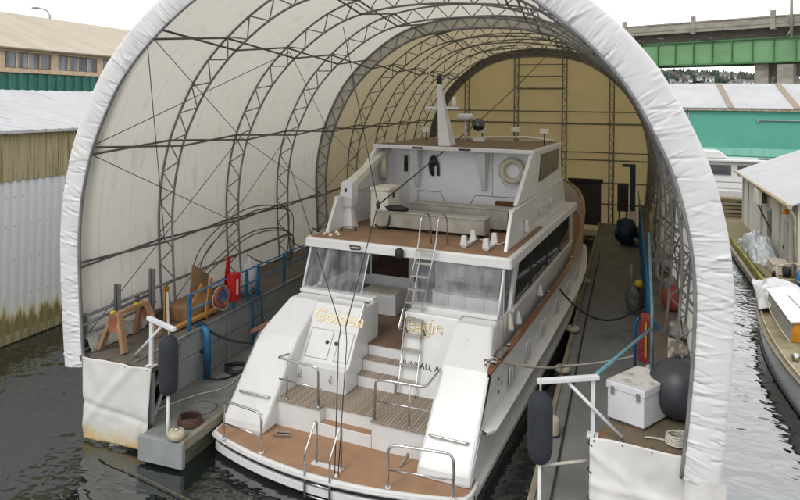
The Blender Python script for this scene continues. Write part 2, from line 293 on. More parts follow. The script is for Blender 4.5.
class M:
    def __init__(s): s.v = []; s.f = []; s.sm = []
    def add(s, vs, fs, smooth=False):
        o = len(s.v); s.v += [tuple(p) for p in vs]
        for f in fs: s.f.append(tuple(i+o for i in f)); s.sm.append(smooth)
        return s
    def box(s, x0, x1, y0, y1, z0, z1):
        vs = [(x, y, z) for z in (z0, z1) for y in (y0, y1) for x in (x0, x1)]
        return s.add(vs, [(0, 2, 3, 1), (4, 5, 7, 6), (0, 1, 5, 4), (2, 6, 7, 3), (0, 4, 6, 2), (1, 3, 7, 5)])
    def obox(s, a, b, w, h, up=(0, 0, 1)):
        """bar from a to b, w wide, h high"""
        a, b = Vector(a), Vector(b); d = (b-a).normalized(); u = Vector(up)
        if abs(d.dot(u)) > .98: u = Vector((0, 1, 0))
        r = d.cross(u).normalized(); u = r.cross(d).normalized()
        vs = []
        for p in (a, b):
            for q in (-1, 1):
                for t in (-1, 1): vs.append(p+r*(q*w/2)+u*(t*h/2))
        return s.add(vs, [(0, 1, 3, 2), (4, 6, 7, 5), (0, 4, 5, 1), (2, 3, 7, 6), (0, 2, 6, 4), (1, 5, 7, 3)])
    def prism(s, poly, plane, a, b):
        """polygon (2d) in plane 'yz','xz','xy' extruded along the third axis from a to b"""
        def P(p, t):
            return {'yz': (t, p[0], p[1]), 'xz': (p[0], t, p[1]), 'xy': (p[0], p[1], t)}[plane]
        n = len(poly); vs = [P(p, a) for p in poly]+[P(p, b) for p in poly]
        fs = [tuple(range(n)), tuple(range(2*n-1, n-1, -1))]+[(i, i+n, (i+1) % n+n, (i+1) % n) for i in range(n)]
        return s.add(vs, fs)
    def tube(s, pts, r, n=8, closed=False, caps=True):
        P = [Vector(p) for p in pts]; k = len(P)
        rs = r if isinstance(r, (list, tuple)) else [r]*k
        T = []
        for i in range(k):
            a = P[i-1] if (i > 0 or closed) else P[i]; b = P[(i+1) % k] if (i < k-1 or closed) else P[i]
            d = b-a; T.append(d.normalized() if d.length > 1e-9 else Vector((0, 0, 1)))
        ref = Vector((0, 0, 1)) if abs(T[0].z) < .9 else Vector((1, 0, 0))
        nrm = (ref-T[0]*ref.dot(T[0])).normalized(); vs = []
        for i in range(k):
            nrm = nrm-T[i]*nrm.dot(T[i])
            nrm = nrm.normalized() if nrm.length > 1e-6 else T[i].orthogonal().normalized()
            bn = T[i].cross(nrm)
            for j in range(n):
                t = 2*PI*j/n; vs.append(P[i]+(nrm*math.cos(t)+bn*math.sin(t))*rs[i])
        fs = []
        for i in range(k if closed else k-1):
            for j in range(n):
                a = i*n+j; b = i*n+(j+1) % n; i2 = (i+1) % k
                fs.append((a, b, i2*n+(j+1) % n, i2*n+j))
        s.add(vs, fs, True)
        if caps and not closed:
            o = len(s.v)-k*n
            s.f.append(tuple(o+j for j in range(n-1, -1, -1))); s.sm.append(False)
            s.f.append(tuple(o+(k-1)*n+j for j in range(n))); s.sm.append(False)
        return s
    def lathe(s, prof, c=(0, 0, 0), axis=(0, 0, 1), n=20):
        ax = Vector(axis).normalized(); u = ax.orthogonal().normalized(); w = ax.cross(u); c = Vector(c); vs = []
        for r, h in prof:
            for j in range(n):
                t = 2*PI*j/n; vs.append(c+ax*h+(u*math.cos(t)+w*math.sin(t))*max(r, 1e-4))
        fs = [(i*n+j, i*n+(j+1) % n, (i+1)*n+(j+1) % n, (i+1)*n+j) for i in range(len(prof)-1) for j in range(n)]
        s.add(vs, fs, True); o = len(s.v)-len(prof)*n
        s.f.append(tuple(o+j for j in range(n-1, -1, -1))); s.sm.append(False)
        s.f.append(tuple(o+(len(prof)-1)*n+j for j in range(n))); s.sm.append(False)
        return s
    def ball(s, c, r, nu=20, nv=12, lump=0, seed=0):
        if not isinstance(r, (tuple, list)): r = (r, r, r)
        vs = []; fs = []
        for i in range(nv+1):
            ph = PI*i/nv
            for j in range(nu):
                th = 2*PI*j/nu; d = Vector((math.sin(ph)*math.cos(th), math.sin(ph)*math.sin(th), math.cos(ph)))
                q = 1+lump*noise.noise(d*2.2+Vector((seed, seed*.7, 0))) if lump else 1
                vs.append((c[0]+d.x*r[0]*q, c[1]+d.y*r[1]*q, c[2]+d.z*r[2]*q))
        for i in range(nv):
            for j in range(nu): fs.append((i*nu+j, (i+1)*nu+j, (i+1)*nu+(j+1) % nu, i*nu+(j+1) % nu))
        return s.add(vs, fs, True)
    def grid(s, fn, nu, nv, smooth=True):
        vs = [fn(i/nu, j/nv) for j in range(nv+1) for i in range(nu+1)]
        w = nu+1
        return s.add(vs, [(j*w+i, j*w+i+1, (j+1)*w+i+1, (j+1)*w+i) for j in range(nv) for i in range(nu)], smooth)
    def torus(s, c, axis, R0, r0, n=28, m=10):
        ax = Vector(axis).normalized(); u = ax.orthogonal().normalized(); w = ax.cross(u); c = Vector(c)
        return s.tube([c+(u*math.cos(2*PI*i/n)+w*math.sin(2*PI*i/n))*R0 for i in range(n)], r0, m, closed=True)
    def build(s, name, material, parent=None, bevel=0, solid=0, label=None):
        me = bpy.data.meshes.new(name)
        if parent is not None:
            o3 = Vector(ORG.get(parent.name, (0, 0, 0)))
        else:
            xs, ys, zs = zip(*s.v); o3 = Vector(((min(xs)+max(xs))/2, (min(ys)+max(ys))/2, min(zs)))
        me.from_pydata([tuple(Vector(p)-o3) for p in s.v], [], s.f); me.update()
        for p, q in zip(me.polygons, s.sm): p.use_smooth = q
        me.materials.append(material)
        ob = bpy.data.objects.new(name, me); COL.objects.link(ob)
        import bmesh
        bm = bmesh.new(); bm.from_mesh(me); bmesh.ops.recalc_face_normals(bm, faces=bm.faces); bm.to_mesh(me); bm.free()
        if parent is not None: ob.parent = parent; ORG[ob.name] = tuple(o3)
        else: ob.location = o3; ORG[ob.name] = tuple(o3)
        if solid:
            md = ob.modifiers.new('thickness', 'SOLIDIFY'); md.thickness = solid; md.offset = 0
        if bevel:
            md = ob.modifiers.new('bevel', 'BEVEL'); md.width = bevel; md.segments = 2; md.limit_method = 'ANGLE'; md.angle_limit = R(40)
            md.harden_normals = False
        if label: ob['label'] = label
        return ob

def tag(o, label=None, cat=None, group=None, kind=None):
    if label: o['label'] = label
    if cat: o['category'] = cat
    if group: o['group'] = group
    if kind: o['kind'] = kind
    return o
def thing(name, label, cat, loc, group=None, rotz=0, org=None):
    o = bpy.data.objects.new(name, None); COL.objects.link(o); o.empty_display_size = .2
    o.location = loc; o.rotation_euler = (0, 0, rotz)
    ORG[o.name] = tuple(org if org is not None else loc)
    return tag(o, label, cat, group)
def dup(root, loc, rotz=None, label=None, group=None):
    r = root.copy(); COL.objects.link(r); r.location = loc
    if rotz is not None: r.rotation_euler = (0, 0, rotz)
    if label: r['label'] = label
    if group: r['group'] = group
    for ch in list(root.children):
        c = ch.copy(); COL.objects.link(c); c.parent = r
        for g in list(ch.children):
            d = g.copy(); COL.objects.link(d); d.parent = c
    return r
def put(m, name, material, label, cat, group=None, bevel=0, solid=0, kind=None):
    return tag(m.build(name, material, None, bevel, solid), label, cat, group, kind)

# ------------------------------------------------------------------ camera, world, sun
F = 650/800; VX = 628; YAW = math.atan((VX-400)/650); ROLL = R(.6); H0 = 149
cam_d = bpy.data.cameras.new('camera'); cam = bpy.data.objects.new('camera', cam_d); COL.objects.link(cam)
cam_d.sensor_width = 36; cam_d.lens = 36*F
cam.location = (0, 0, 8.6)
ri = Vector((math.cos(YAW), math.sin(YAW), 0)); fw = Vector((-math.sin(YAW), math.cos(YAW), 0)); up = Vector((0, 0, 1))
rx = ri*math.cos(ROLL)+up*math.sin(ROLL); ux = up*math.cos(ROLL)-ri*math.sin(ROLL)
cam.rotation_euler = Matrix((rx, ux, -fw)).transposed().to_euler()
cam_d.shift_x = -math.sin(ROLL)*H0/800; cam_d.shift_y = -math.cos(ROLL)*H0/800
cam_d.clip_end = 6000; cam_d.clip_start = .1
sc.camera = cam

w = bpy.data.worlds.new('World'); sc.world = w; w.use_nodes = True
N, L = w.node_tree.nodes, w.node_tree.links
bg = N['Background']; sky = N.new('ShaderNodeTexSky'); sky.sky_type = 'NISHITA'; sky.sun_disc = False
SUN_EL, SUN_AZ = R(48), R(200)     # azimuth measured clockwise from +Y
sky.sun_elevation = SUN_EL; sky.sun_rotation = SUN_AZ
sky.air_density = 1.5; sky.dust_density = 4
# overcast: the clear sky is mostly hidden by bright cloud with a soft uneven pattern
hs = N.new('ShaderNodeHueSaturation'); hs.inputs['Saturation'].default_value = .25; L.new(sky.outputs[0], hs.inputs['Color'])
tcw = N.new('ShaderNodeTexCoord'); nz = N.new('ShaderNodeTexNoise'); nz.inputs['Scale'].default_value = 2.2; nz.inputs['Detail'].default_value = 5
mpw = N.new('ShaderNodeMapping'); mpw.inputs['Scale'].default_value = (1, 1, 3); L.new(tcw.outputs['Generated'], mpw.inputs[0]); L.new(mpw.outputs[0], nz.inputs['Vector'])
rw = N.new('ShaderNodeValToRGB'); rw.color_ramp.elements[0].position = .3; rw.color_ramp.elements[1].position = .7
rw.color_ramp.elements[0].color = (9.4, 9.6, 9.9, 1); rw.color_ramp.elements[1].color = (10.4, 10.4, 10.5, 1)
L.new(nz.outputs['Fac'], rw.inputs['Fac'])
# added: sky brightened ahead so the right-hand water mirrors it white
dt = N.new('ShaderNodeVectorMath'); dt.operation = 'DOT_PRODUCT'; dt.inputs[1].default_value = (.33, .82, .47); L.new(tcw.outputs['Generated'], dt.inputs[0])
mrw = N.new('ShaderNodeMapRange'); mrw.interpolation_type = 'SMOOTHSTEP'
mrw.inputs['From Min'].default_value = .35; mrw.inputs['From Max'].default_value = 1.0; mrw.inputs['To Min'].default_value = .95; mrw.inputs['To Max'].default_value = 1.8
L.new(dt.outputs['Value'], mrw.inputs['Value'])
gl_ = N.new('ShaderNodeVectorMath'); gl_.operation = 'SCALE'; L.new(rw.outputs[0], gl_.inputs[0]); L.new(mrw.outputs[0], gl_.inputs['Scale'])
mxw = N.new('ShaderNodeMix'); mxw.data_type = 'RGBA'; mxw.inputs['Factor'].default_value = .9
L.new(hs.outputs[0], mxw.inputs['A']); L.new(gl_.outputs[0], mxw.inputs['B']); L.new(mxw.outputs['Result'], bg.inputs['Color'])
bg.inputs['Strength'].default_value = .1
sd = bpy.data.lights.new('sun', 'SUN'); so = bpy.data.objects.new('sun', sd); COL.objects.link(so)
sd.energy = .8; sd.angle = R(25); sd.color = (1, .96, .9)
sdir = Vector((math.sin(SUN_AZ)*math.cos(SUN_EL), math.cos(SUN_AZ)*math.cos(SUN_EL), math.sin(SUN_EL)))
so.rotation_euler = sdir.to_track_quat('Z', 'Y').to_euler(); so.location = (0, -20, 60)
sc.view_settings.view_transform = 'Standard'; sc.view_settings.look = 'None'; sc.view_settings.exposure = 0.44; sc.view_settings.gamma = 1
sc.render.engine = 'CYCLES'; sc.cycles.use_denoising = True
sc.cycles.max_bounces = 10; sc.cycles.diffuse_bounces = 6; sc.cycles.transparent_max_bounces = 12
sc.cycles.sample_clamp_indirect = 6

# ------------------------------------------------------------------ water
m = M().add([(-2500, -300, 0), (2500, -300, 0), (2500, 4000, 0), (-2500, 4000, 0)], [(0, 1, 2, 3)])
wt = m.build('water', water_m); tag(wt, 'dark rippled harbour water', None, None, 'structure')

# ------------------------------------------------------------------ boat shelter
XC = -6.03
HALF = [(7.03, 1.75), (7.12, 2.7), (7.19, 3.7), (7.23, 4.7), (7.22, 5.3), (7.15, 6.0), (7.02, 6.65), (6.83, 7.3), (6.5, 8.05), (6.03, 8.9),
        (5.5, 9.56), (4.9, 10.14), (4.05, 10.8), (3.2, 11.27), (2.2, 11.57), (1.1, 11.72), (0, 11.76)]
prof = [(-x, z) for x, z in HALF]+[(x, z) for x, z in HALF[-2::-1]]
pc = catmull([(x, 0, z) for x, z in prof], 12)
acc = [0]
for i in range(1, len(pc)): acc.append(acc[-1]+(pc[i]-pc[i-1]).length)
TOT = acc[-1]
def arc(s, off=0):
    """point at arc length s on the inner chord, pushed outward by off: (x, z)"""
    s = min(max(s, 0), TOT)
    lo, hi = 0, len(acc)-1
    while hi-lo > 1:
        mid = (lo+hi)//2
        if acc[mid] <= s: lo = mid
        else: hi = mid
    t = (s-acc[lo])/(acc[hi]-acc[lo]); p = pc[lo].lerp(pc[hi], t)
    a, b = pc[max(lo-1, 0)], pc[min(hi+1, len(pc)-1)]
    d = (b-a).normalized(); n = Vector((-d.z, 0, d.x))
    p = p+n*off
    return XC+p.x, p.z
assert arc(TOT/2, .5)[1] > arc(TOT/2)[1]
Y0, SP, NA = 13.0, 3.58, 10
AY = [Y0+SP*i for i in range(NA)]
YR = AY[-1]
TH = .5
shed = thing('boat_shelter', 'big arched white fabric boat shelter on tubular steel trusses around the yacht', 'boat shelter', (XC, Y0, 0))

def cover(y0, y1, nseg, name, material, off):
    def fn(u, v):
        x, z = arc(u*TOT, off+.03*math.sin(v*nseg*PI)**2*-1)
        return (x, y0+(y1-y0)*v, z)
    return M().grid(fn, 110, nseg*4).build(name, material, shed)
cover(Y0+.02, AY[4]+.05, 4, 'front_cover', cover_f, TH+.05)
cover(AY[4]+.06, YR, 5, 'rear_cover', cover_r, TH+.05)

# arches
npan = 64
for i, y in enumerate(AY):
    heavy = i in (4, 9)
    r1 = .05 if heavy else .036
    oc = M().tube([(arc(TOT*k/90, TH)[0], y, arc(TOT*k/90, TH)[1]) for k in range(91)], r1, 7)
    tr = oc.build('arch_truss', truss_grey, shed)
    M().tube([(arc(TOT*k/90)[0], y, arc(TOT*k/90)[1]) for k in range(91)], r1, 7).build('inner_chord', truss_grey, tr)
    wb = M()
    for k in range(npan):
        a = arc(TOT*k/npan, 0 if k % 2 else TH); b = arc(TOT*(k+1)/npan, TH if k % 2 else 0)
        wb.tube([(a[0], y, a[1]), (b[0], y, b[1])], .022, 5, caps=False)
    wb.build('web', truss_grey, tr)
    if heavy:
        def fn(u, v, y=y):
            x, z = arc(u*TOT, .03+v*(TH-.06)); return (x, y+.05+.02*math.sin(u*400), z)
        M().grid(fn, 240, 3).build('joint_fabric', mesh_fab if i == 4 else sheet_grey, tr)

# purlins: crossed pairs of rods, bay by bay
def near_s(z, side):
    """arc length where the inner chord has height z (side -1 left, 1 right)"""
    best = min(range(0, 801), key=lambda k: abs(arc(TOT/2*k/800)[1]-z))
    s = TOT/2*best/800
    return s if side < 0 else TOT-s
purlin_m = mat('dark_purlin_tube', (.16, .155, .145), .6, .2, col2=(.09, .085, .08), scale=3)
PS = [near_s(4.25, -1), near_s(7.15, -1), near_s(10.05, -1), near_s(11.5, -1)]
PS += [TOT-s for s in PS]
for s in PS:
    pm = M()
    for i in range(NA-1):
        for a, b in ((0, TH), (TH, 0)):
            p, q = arc(s, a), arc(s, b)
            pm.tube([(p[0], AY[i], p[1]), (q[0], AY[i+1], q[1])], .033, 5, caps=False)
    pm.build('purlin', purlin_m, shed)
# bracing wires in the wall bays
def wire(i, s0, j, s1, off=.3, r=.012):
    a, b = arc(s0, off), arc(s1, off)
    M().tube([(a[0], AY[i], a[1]), (b[0], AY[j], b[1])], r, 5, caps=False).build('bracing_wire', cable_dark, shed)
for sd_ in (-1, 1):
    S = [near_s(z, sd_) for z in (2.1, 4.25, 7.15, 10.05)]
    if sd_ < 0: wire(0, S[3], 2, S[2]); wire(0, S[2], 2, S[3]); wire(0, S[2], 2, S[1]); wire(0, S[0], 2, S[2]); wire(0, S[3], 1, S[1])
    wire(2, S[3], 4, S[2]); wire(1, S[0], 3, S[2]); wire(2, S[2], 4, S[1]); wire(4, S[1], 6, S[2]); wire(4, S[2], 6, S[1]); wire(6, S[0], 8, S[2])

# rear wall with its frame
poly = [(arc(TOT*k/60, .02)) for k in range(61)]
wallpts = [(poly[0][0], 0)]+[p for p in poly]+[(poly[-1][0], 0)]
wall_fab = fabric('cream_wall_fabric', (.79, .71, .51), (.71, .63, .44), .33, (.88, .79, .56), bump=.2)
rw_ = M().prism(wallpts, 'xz', YR+.06, YR+.1).build('rear_wall', wall_fab, shed)
fr = M()
for x in (-10.9, -7.4, -4.15, -1.1):
    top = max(z for k in range(400) for xx, z in [arc(TOT*k/400)] if abs(xx-x) < .15)
    for dx in (-.14, .14): fr.tube([(x+dx, YR-.1, .4), (x+dx, YR-.1, top)], .045, 6)
    k = 0; z = .5
    while z < top-.5:
        fr.tube([(x+(-.14 if k % 2 else .14), YR-.1, z), (x+(.14 if k % 2 else -.14), YR-.1, z+.45)], .02, 4); z += .45; k += 1
for z, r in ((11.2, .03), (10.4, .03), (9.55, .06), (8.0, .04), (7.2, .06), (5.3, .035), (4.8, .045), (3.3, .04), (1.9, .05)):
    ks = [k for k in range(401) if arc(TOT*k/400)[1] > z]; x0, x1 = arc(TOT*ks[0]/400)[0], arc(TOT*ks[-1]/400)[0]
    if z == 9.55 or z > 10: x0, x1 = max(x0, -7.4), min(x1, -4.15)
    fr.tube([(x0, YR-.05, z), (x1, YR-.05, z)], r, 6)
fr.build('rear_frame', truss_grey, shed)
dk = M().box(-3.72, -1.72, YR-.12, YR+.02, .3, 3.45).build('rear_door', dark_panel, shed)
M().box(-3.85, -1.6, YR-.3, YR-.13, 3.3, 3.55).build('door_track', black_trim, dk)

# gathered white rim round the mouth
def wr(s, seed, sc_): return noise.noise(Vector((s*sc_, seed, 0)))
FOLDS = []
for k in range(760):
    top = rnd.random() < .72
    FOLDS.append((rnd.uniform(0, 35), rnd.uniform(.012, .055), rnd.uniform(-.028, .026), rnd.uniform(-.05, .25) if top else rnd.uniform(.5, .9), rnd.uniform(.45, 1.15) if top else 1.3, rnd.uniform(-.25, .30)))
def rim(u, v):
    s = u*TOT
    if v < .72:
        t = v/.72; off = -.03+t*.64; dy = -.06*math.sin(t*PI)**.6-.05
    else:
        t = (v-.72)/.28; off = .61+.03*math.sin(t*PI); dy = -.04+t*.9
    tt = min(1, v/.72)
    fold = 0
    for c, wd, am, t0, t1, sl in FOLDS:
        d = (s-c-sl*tt)
        if abs(d) < wd*3:
            env = max(0, 1-abs((tt-t0)/max(.01, t1-t0))) if tt > t0 else max(0, 1-(t0-tt)/.12)
            g = math.exp(-(d/wd)**2) if d > 0 else math.exp(-(d/(wd*.35))**2)
            fold += am*g*env
    fold += .008*wr(s+.3*v, 3, 1.1)
    fade = 1
    x, z = arc(s, off)
    return (x, Y0+dy-fold*fade*1.25, z)
M().grid(rim, 1700, 18).build('gathered_rim', rim_fab, shed)
M().tube([(arc(TOT*k/120, -.04)[0], Y0-.06, arc(TOT*k/120, -.04)[1]) for k in range(121)], .035, 6).build('rim_pipe', truss_grey, shed)
# right foot of the rim: loose flap below
def flap(u, v):
    x = 1.02+u*.68; z = 1.78-v*1.75
    return (x, Y0-.09+.05*noise.noise(Vector((u*3, v*2, 5)))+.03*math.sin(u*9+v*2), z)
M().grid(flap, 14, 24).build('rim_flap', skirt_fab, shed)

# ------------------------------------------------------------------ docks
FZ, WZ = .65, 2.05
# left float
lf = thing('dock_float', 'grey concrete dock float along the left wall, under the raised walkway', 'dock', (-10.6, 28, 0), 'concrete dock floats in the shelter')
M().prism([(-9.73, 12.55), (-9.73, 44.9), (-11.55, 44.9), (-11.55, 13.1), (-10.82, 12.95), (-10.82, 12.55)], 'xy', .45, FZ).build('slab', concrete, lf, .02)
M().box(-10.8, -9.78, 12.6, 44.8, -.4, .45).build('flotation_base', algae_edge, lf)
M().box(-9.74, -9.60, 12.5, 44.9, .46, .70).build('edge_timber', timber_edge, lf, .02)
M().box(-10.85, -9.6, 12.42, 12.54, .08, .66).build('end_board', panel_grey, lf, .01)
lw = thing('raised_walkway', 'raised grey walkway with panelled side along the left shelter wall', 'walkway', (-12.4, 28, 0), 'raised walkways along the shelter walls')
M().box(-13.6, -11.5, 13.0, 44.9, WZ-.16, WZ).build('deck', deck_brown, lw, .01)
pf = M()
for k in range(14):
    y0 = 14.75+k*2.15; pf.box(-11.56, -11.48, y0+.02, min(44.9, y0+2.13), .66, 1.42)
    pf.box(-11.56, -11.48, y0+.02, min(44.9, y0+2.13), 1.44, WZ-.0)
pf.build('side_panel', panel_grey, lw, .008)
M().box(-13.3, -13.15, 14.8, 44.9, 0, WZ-.17).build('back_board', panel_grey, lw)
M().box(-11.53, -11.44, 13.0, 44.9, WZ-.02, WZ+.04).build('edge_angle', truss_grey, lw)
for y in (13.05, 14.7):
    M().box(-11.62, -11.5, y, y+.12, .66, WZ-.17).build('support_post', panel_grey, lw)
M().obox((-11.49, 13.11, 1.9), (-11.2, 13.11, .68), .07, .07).build('diagonal_brace', panel_grey, lw); M().obox((-11.56, 13.2, .7), (-11.56, 14.65, 1.8), .08, .08).build('diagonal_brace', panel_grey, lw)
# right float
rf = thing('dock_float', 'dark grey concrete dock float along the right wall beside the yacht', 'dock', (-.6, 28, 0), 'concrete dock floats in the shelter')
M().box(-1.72, .62, 11.2, 45.0, .45, FZ).build('slab', concrete_d, rf, .02)
M().box(-1.66, .58, 11.25, 44.9, -.4, .45).build('flotation_base', algae_edge, rf)
M().box(-1.85, -1.72, 11.15, 45.0, .47, .70).build('edge_timber', timber_edge, rf, .02)
rl = thing('raised_walkway', 'narrow raised ledge under the right wall trusses behind the blue handrail', 'walkway', (1, 28, 0), 'raised walkways along the shelter walls')
M().box(.66, 1.75, 15.2, 44.9, WZ-.16, WZ).build('deck', deck_brown, rl, .01)
M().box(.68, .74, 15.25, 44.9, .66, WZ-.17).build('side_panel', concrete_d, rl)
fl = thing('dock_platform', 'rusty brown raised platform holding the white dock box at the right front corner', 'dock platform', (.3, 14, 0))
M().prism([(-.62, 13.2), (1.6, 13.2), (1.6, 15.15), (-.2, 15.15), (-.36, 14.1)], 'xy', WZ-.14, WZ).build('deck', rust_deck, fl, .01)
for x, y in ((-.5, 13.35), (1.3, 13.35), (1.3, 14.9), (-.12, 14.9)): M().box(x-.06, x+.06, y-.06, y+.06, .3, WZ-.15).build('support_post', panel_grey, fl)

# tarps hanging at the front corners
def tarp_l(u, v):
    x = -12.95+u*(2.22-.25*v)+.08*v; z = 2.08-v*2.03+.05*u
    y = 12.82-.10*u+.08*noise.noise(Vector((u*1.8, v*1.6, 1)))+.03*noise.noise(Vector((u*5, v*4, 4)))-.05*max(0, 1-abs((u+v*.9-.75)/.12))+.035*max(0, 1-abs((v-.55-.12*u)/.06))
    return (x, y, z)
put(M().grid(tarp_l, 44, 44), 'tarpaulin', skirt_fab, 'creased white tarpaulin with yellowed hem hanging at the left front corner into the water', 'tarpaulin', 'tarpaulins on the dock fronts', solid=.012)
def tarp_r(u, v):
    x = -.66+u*1.75; z = 2.13-v*2.3-.04*u
    y = 13.1-.18*v+.10*noise.noise(Vector((u*2.1+3, v*1.8, 2)))+.05*noise.noise(Vector((u*5, v*5, 8)))+.03*math.sin(u*5-v*5)-.06*max(0, 1-abs((v-.1-.5*u)/.07))*max(0, 1-u)-.05*max(0, 1-abs((v-.35-.08*u)/.05))+.05*max(0, 1-abs((u-.22-.3*v)/.06))*min(1, v*2)
    return (x, y, z)
put(M().grid(tarp_r, 44, 50), 'tarpaulin', skirt_fab, 'clean white tarpaulin hanging below the rusty platform at the right front corner', 'tarpaulin', 'tarpaulins on the dock fronts', solid=.012)

# ------------------------------------------------------------------ yacht (local: x right, y forward, z up from the water)
PSI = R(4.5); OX, OY = -6.22, 13.55
def b2w(x, y, z): return (OX+x*math.cos(PSI)+y*math.sin(PSI), OY-x*math.sin(PSI)+y*math.cos(PSI), z)
Yt = thing('motor_yacht', 'large white motor yacht with brown decks moored stern out in the fabric shelter', 'yacht', (OX, OY, 0), rotz=-PSI, org=(0, 0, 0))
def yb(m, name, material, parent=None, bevel=0, solid=0, label=None): return m.build(name, material, parent or Yt, bevel, solid, label)
def onboat(name, label, cat, loc, group=None):
    """a separate thing standing on the yacht; its parts are given in yacht coordinates"""
    return thing(name, label, cat, b2w(*loc), group, -PSI, loc)

def lerp_tab(tab, y):
    for (a, va), (b, vb) in zip(tab, tab[1:]):
        if y <= b: t = (y-a)/(b-a); t = max(0, t); return va+(vb-va)*t
    return tab[-1][1]
HBt = [(0, 3.2), (6, 3.28), (13, 3.28), (15, 3.22), (17, 3.02), (19, 2.68), (21, 2.15), (23, 1.42), (24.6, .74), (25.6, .28), (26.2, .03)]
WLt = [(0, 3.12), (6, 3.15), (12, 3.1), (15, 2.75), (17, 2.3), (19, 1.72), (21, 1.05), (23, .42), (24, .1), (26.2, .02)]
SHt = [(0, 2.42), (11, 2.45), (13, 2.62), (15, 3.1), (16.5, 3.6), (18, 3.92), (21, 4.15), (26.2, 4.3)]
def stern_top(y): return lerp_tab([(0, .56), (.05, .75), (1.4, 2.38), (1.9, 2.42), (30, 5)], y)
def hull_pts(y, sgn):
    hb, wl, sh = lerp_tab(HBt, y), lerp_tab(WLt, y), min(lerp_tab(SHt, y), stern_top(y))
    out = []
    for z, t in ((-.6, -.08), (.05, 0), (.09, .02), (.30, .45), (.62, .62), (1.0, .74), (1.4, .86), (1.9, .95), (99, 1)):
        zz = min(z, sh) if z != 99 else sh
        tt = t if y > 12 else t
        out.append((sgn*(wl+(hb-wl)*max(tt, -.1)) if t >= 0 else sgn*wl*.92, y, zz))
    return out
ys = [0, .15, .3, .5, .7, .9, 1.1, 1.3, 1.4, 1.6, 1.9, 2.5, 3.5, 5, 7, 9, 11, 12, 13, 14, 15, 16, 17, 18, 19, 20, 21, 22, 23, 24, 24.6, 25.2, 25.7, 26.2]
hm = M()
for sg in (-1, 1):
    hm.grid(lambda u, v, sg=sg: hull_pts(ys[round(v*(len(ys)-1))], sg)[round(u*8)], 8, len(ys)-1)
    hm.grid(lambda u, v, sg=sg: (lambda p: (p[0]-sg*(.09+.0*u), p[1], p[2]-u*(1.0 if p[1] < 13 else 1.4)))(hull_pts(13.5+12.7*v, sg)[8]), 3, 30)
hm.add([(-3.12, .02, -.6), (3.12, .02, -.6), (3.15, .02, .54), (-3.15, .02, .54)], [(0, 1, 2, 3)])
hull = yb(hm, 'hull', gel)
# dark boot stripe just proud of the hull at the waterline
bs = M()
for sg in (-1, 1):
    bs.grid(lambda u, v, sg=sg: (sg*(lerp_tab(WLt, v*24)+.012), v*24, -.3+.36*u), 1, 30)
yb(bs, 'boot_stripe', black_trim, hull)
# spray ledge and rub strakes
lg = M(); 
for sg in (-1, 1):
    def led(y, sg=sg):
        hb = lerp_tab(HBt, y); wl = lerp_tab(WLt, y); return hb
    L0 = [.75+.05*k for k in range(8)]+[1.3+.6*k for k in range(30)]
    sec = []
    for y in L0:
        o = .26*min(1, (y-.7)/.35)**.5; x = lerp_tab(WLt, y)+(lerp_tab(HBt, y)-lerp_tab(WLt, y))*.88
        zc = 1.36+.012*y+max(0, y-12)*.045
        sec.append([(sg*(x-.05), y, zc+.06), (sg*(x+o), y, zc), (sg*(x+o), y, zc-.05), (sg*(x-.05), y, zc-.14)])
    lg.grid(lambda u, v: sec[round(v*(len(sec)-1))][round(u*3)], 3, len(sec)-1, False)
yb(lg, 'spray_ledge', gel, hull)
lg2 = M()
for sg in (-1, 1):
    L0 = [.0+.7*k for k in range(27)]
    sec = []
    for y in L0:
        x = lerp_tab(WLt, y)+(lerp_tab(HBt, y)-lerp_tab(WLt, y))*.4; zc = .36+.012*y
        sec.append([(sg*(x-.05), y, zc+.09), (sg*(x+.13), y, zc+.05), (sg*(x+.13), y, zc-.06), (sg*(x-.05), y, zc-.12)])
    lg2.grid(lambda u, v: sec[round(v*(len(sec)-1))][round(u*3)], 3, len(sec)-1, False)
yb(lg2, 'lower_rub_strake', gel, hull)
for sg in (-1, 1):
    for y in (3.1, 4.9, 6.9, 9.2, 11.4, 13.4):
        x = sg*(3.27); v_ = M()
        for dy in (-.17, .17):
            v_.tube(fillet([(x, y+dy-.11, 1.5), (x, y+dy-.11, 1.98), (x, y+dy+.11, 1.98), (x, y+dy+.11, 1.5)], .08, 3), .026, 6)
        yb(v_, 'vent_frame', gel, hull)
        yb(M().box(x-.012, x+.006, y-.30, y+.30, 1.54, 1.93), 'vent_opening', locker_grey, hull)
    if sg > 0:
        ht = M()
        for y, z in ((2.0, 2.05), (2.25, 1.85), (2.0, 1.75), (2.6, 2.15)): ht.lathe([(.045, 0), (.045, .03)], (3.2, y, z), (1, 0, 0), 10)
        yb(ht, 'hull_outlet', black_trim, hull)
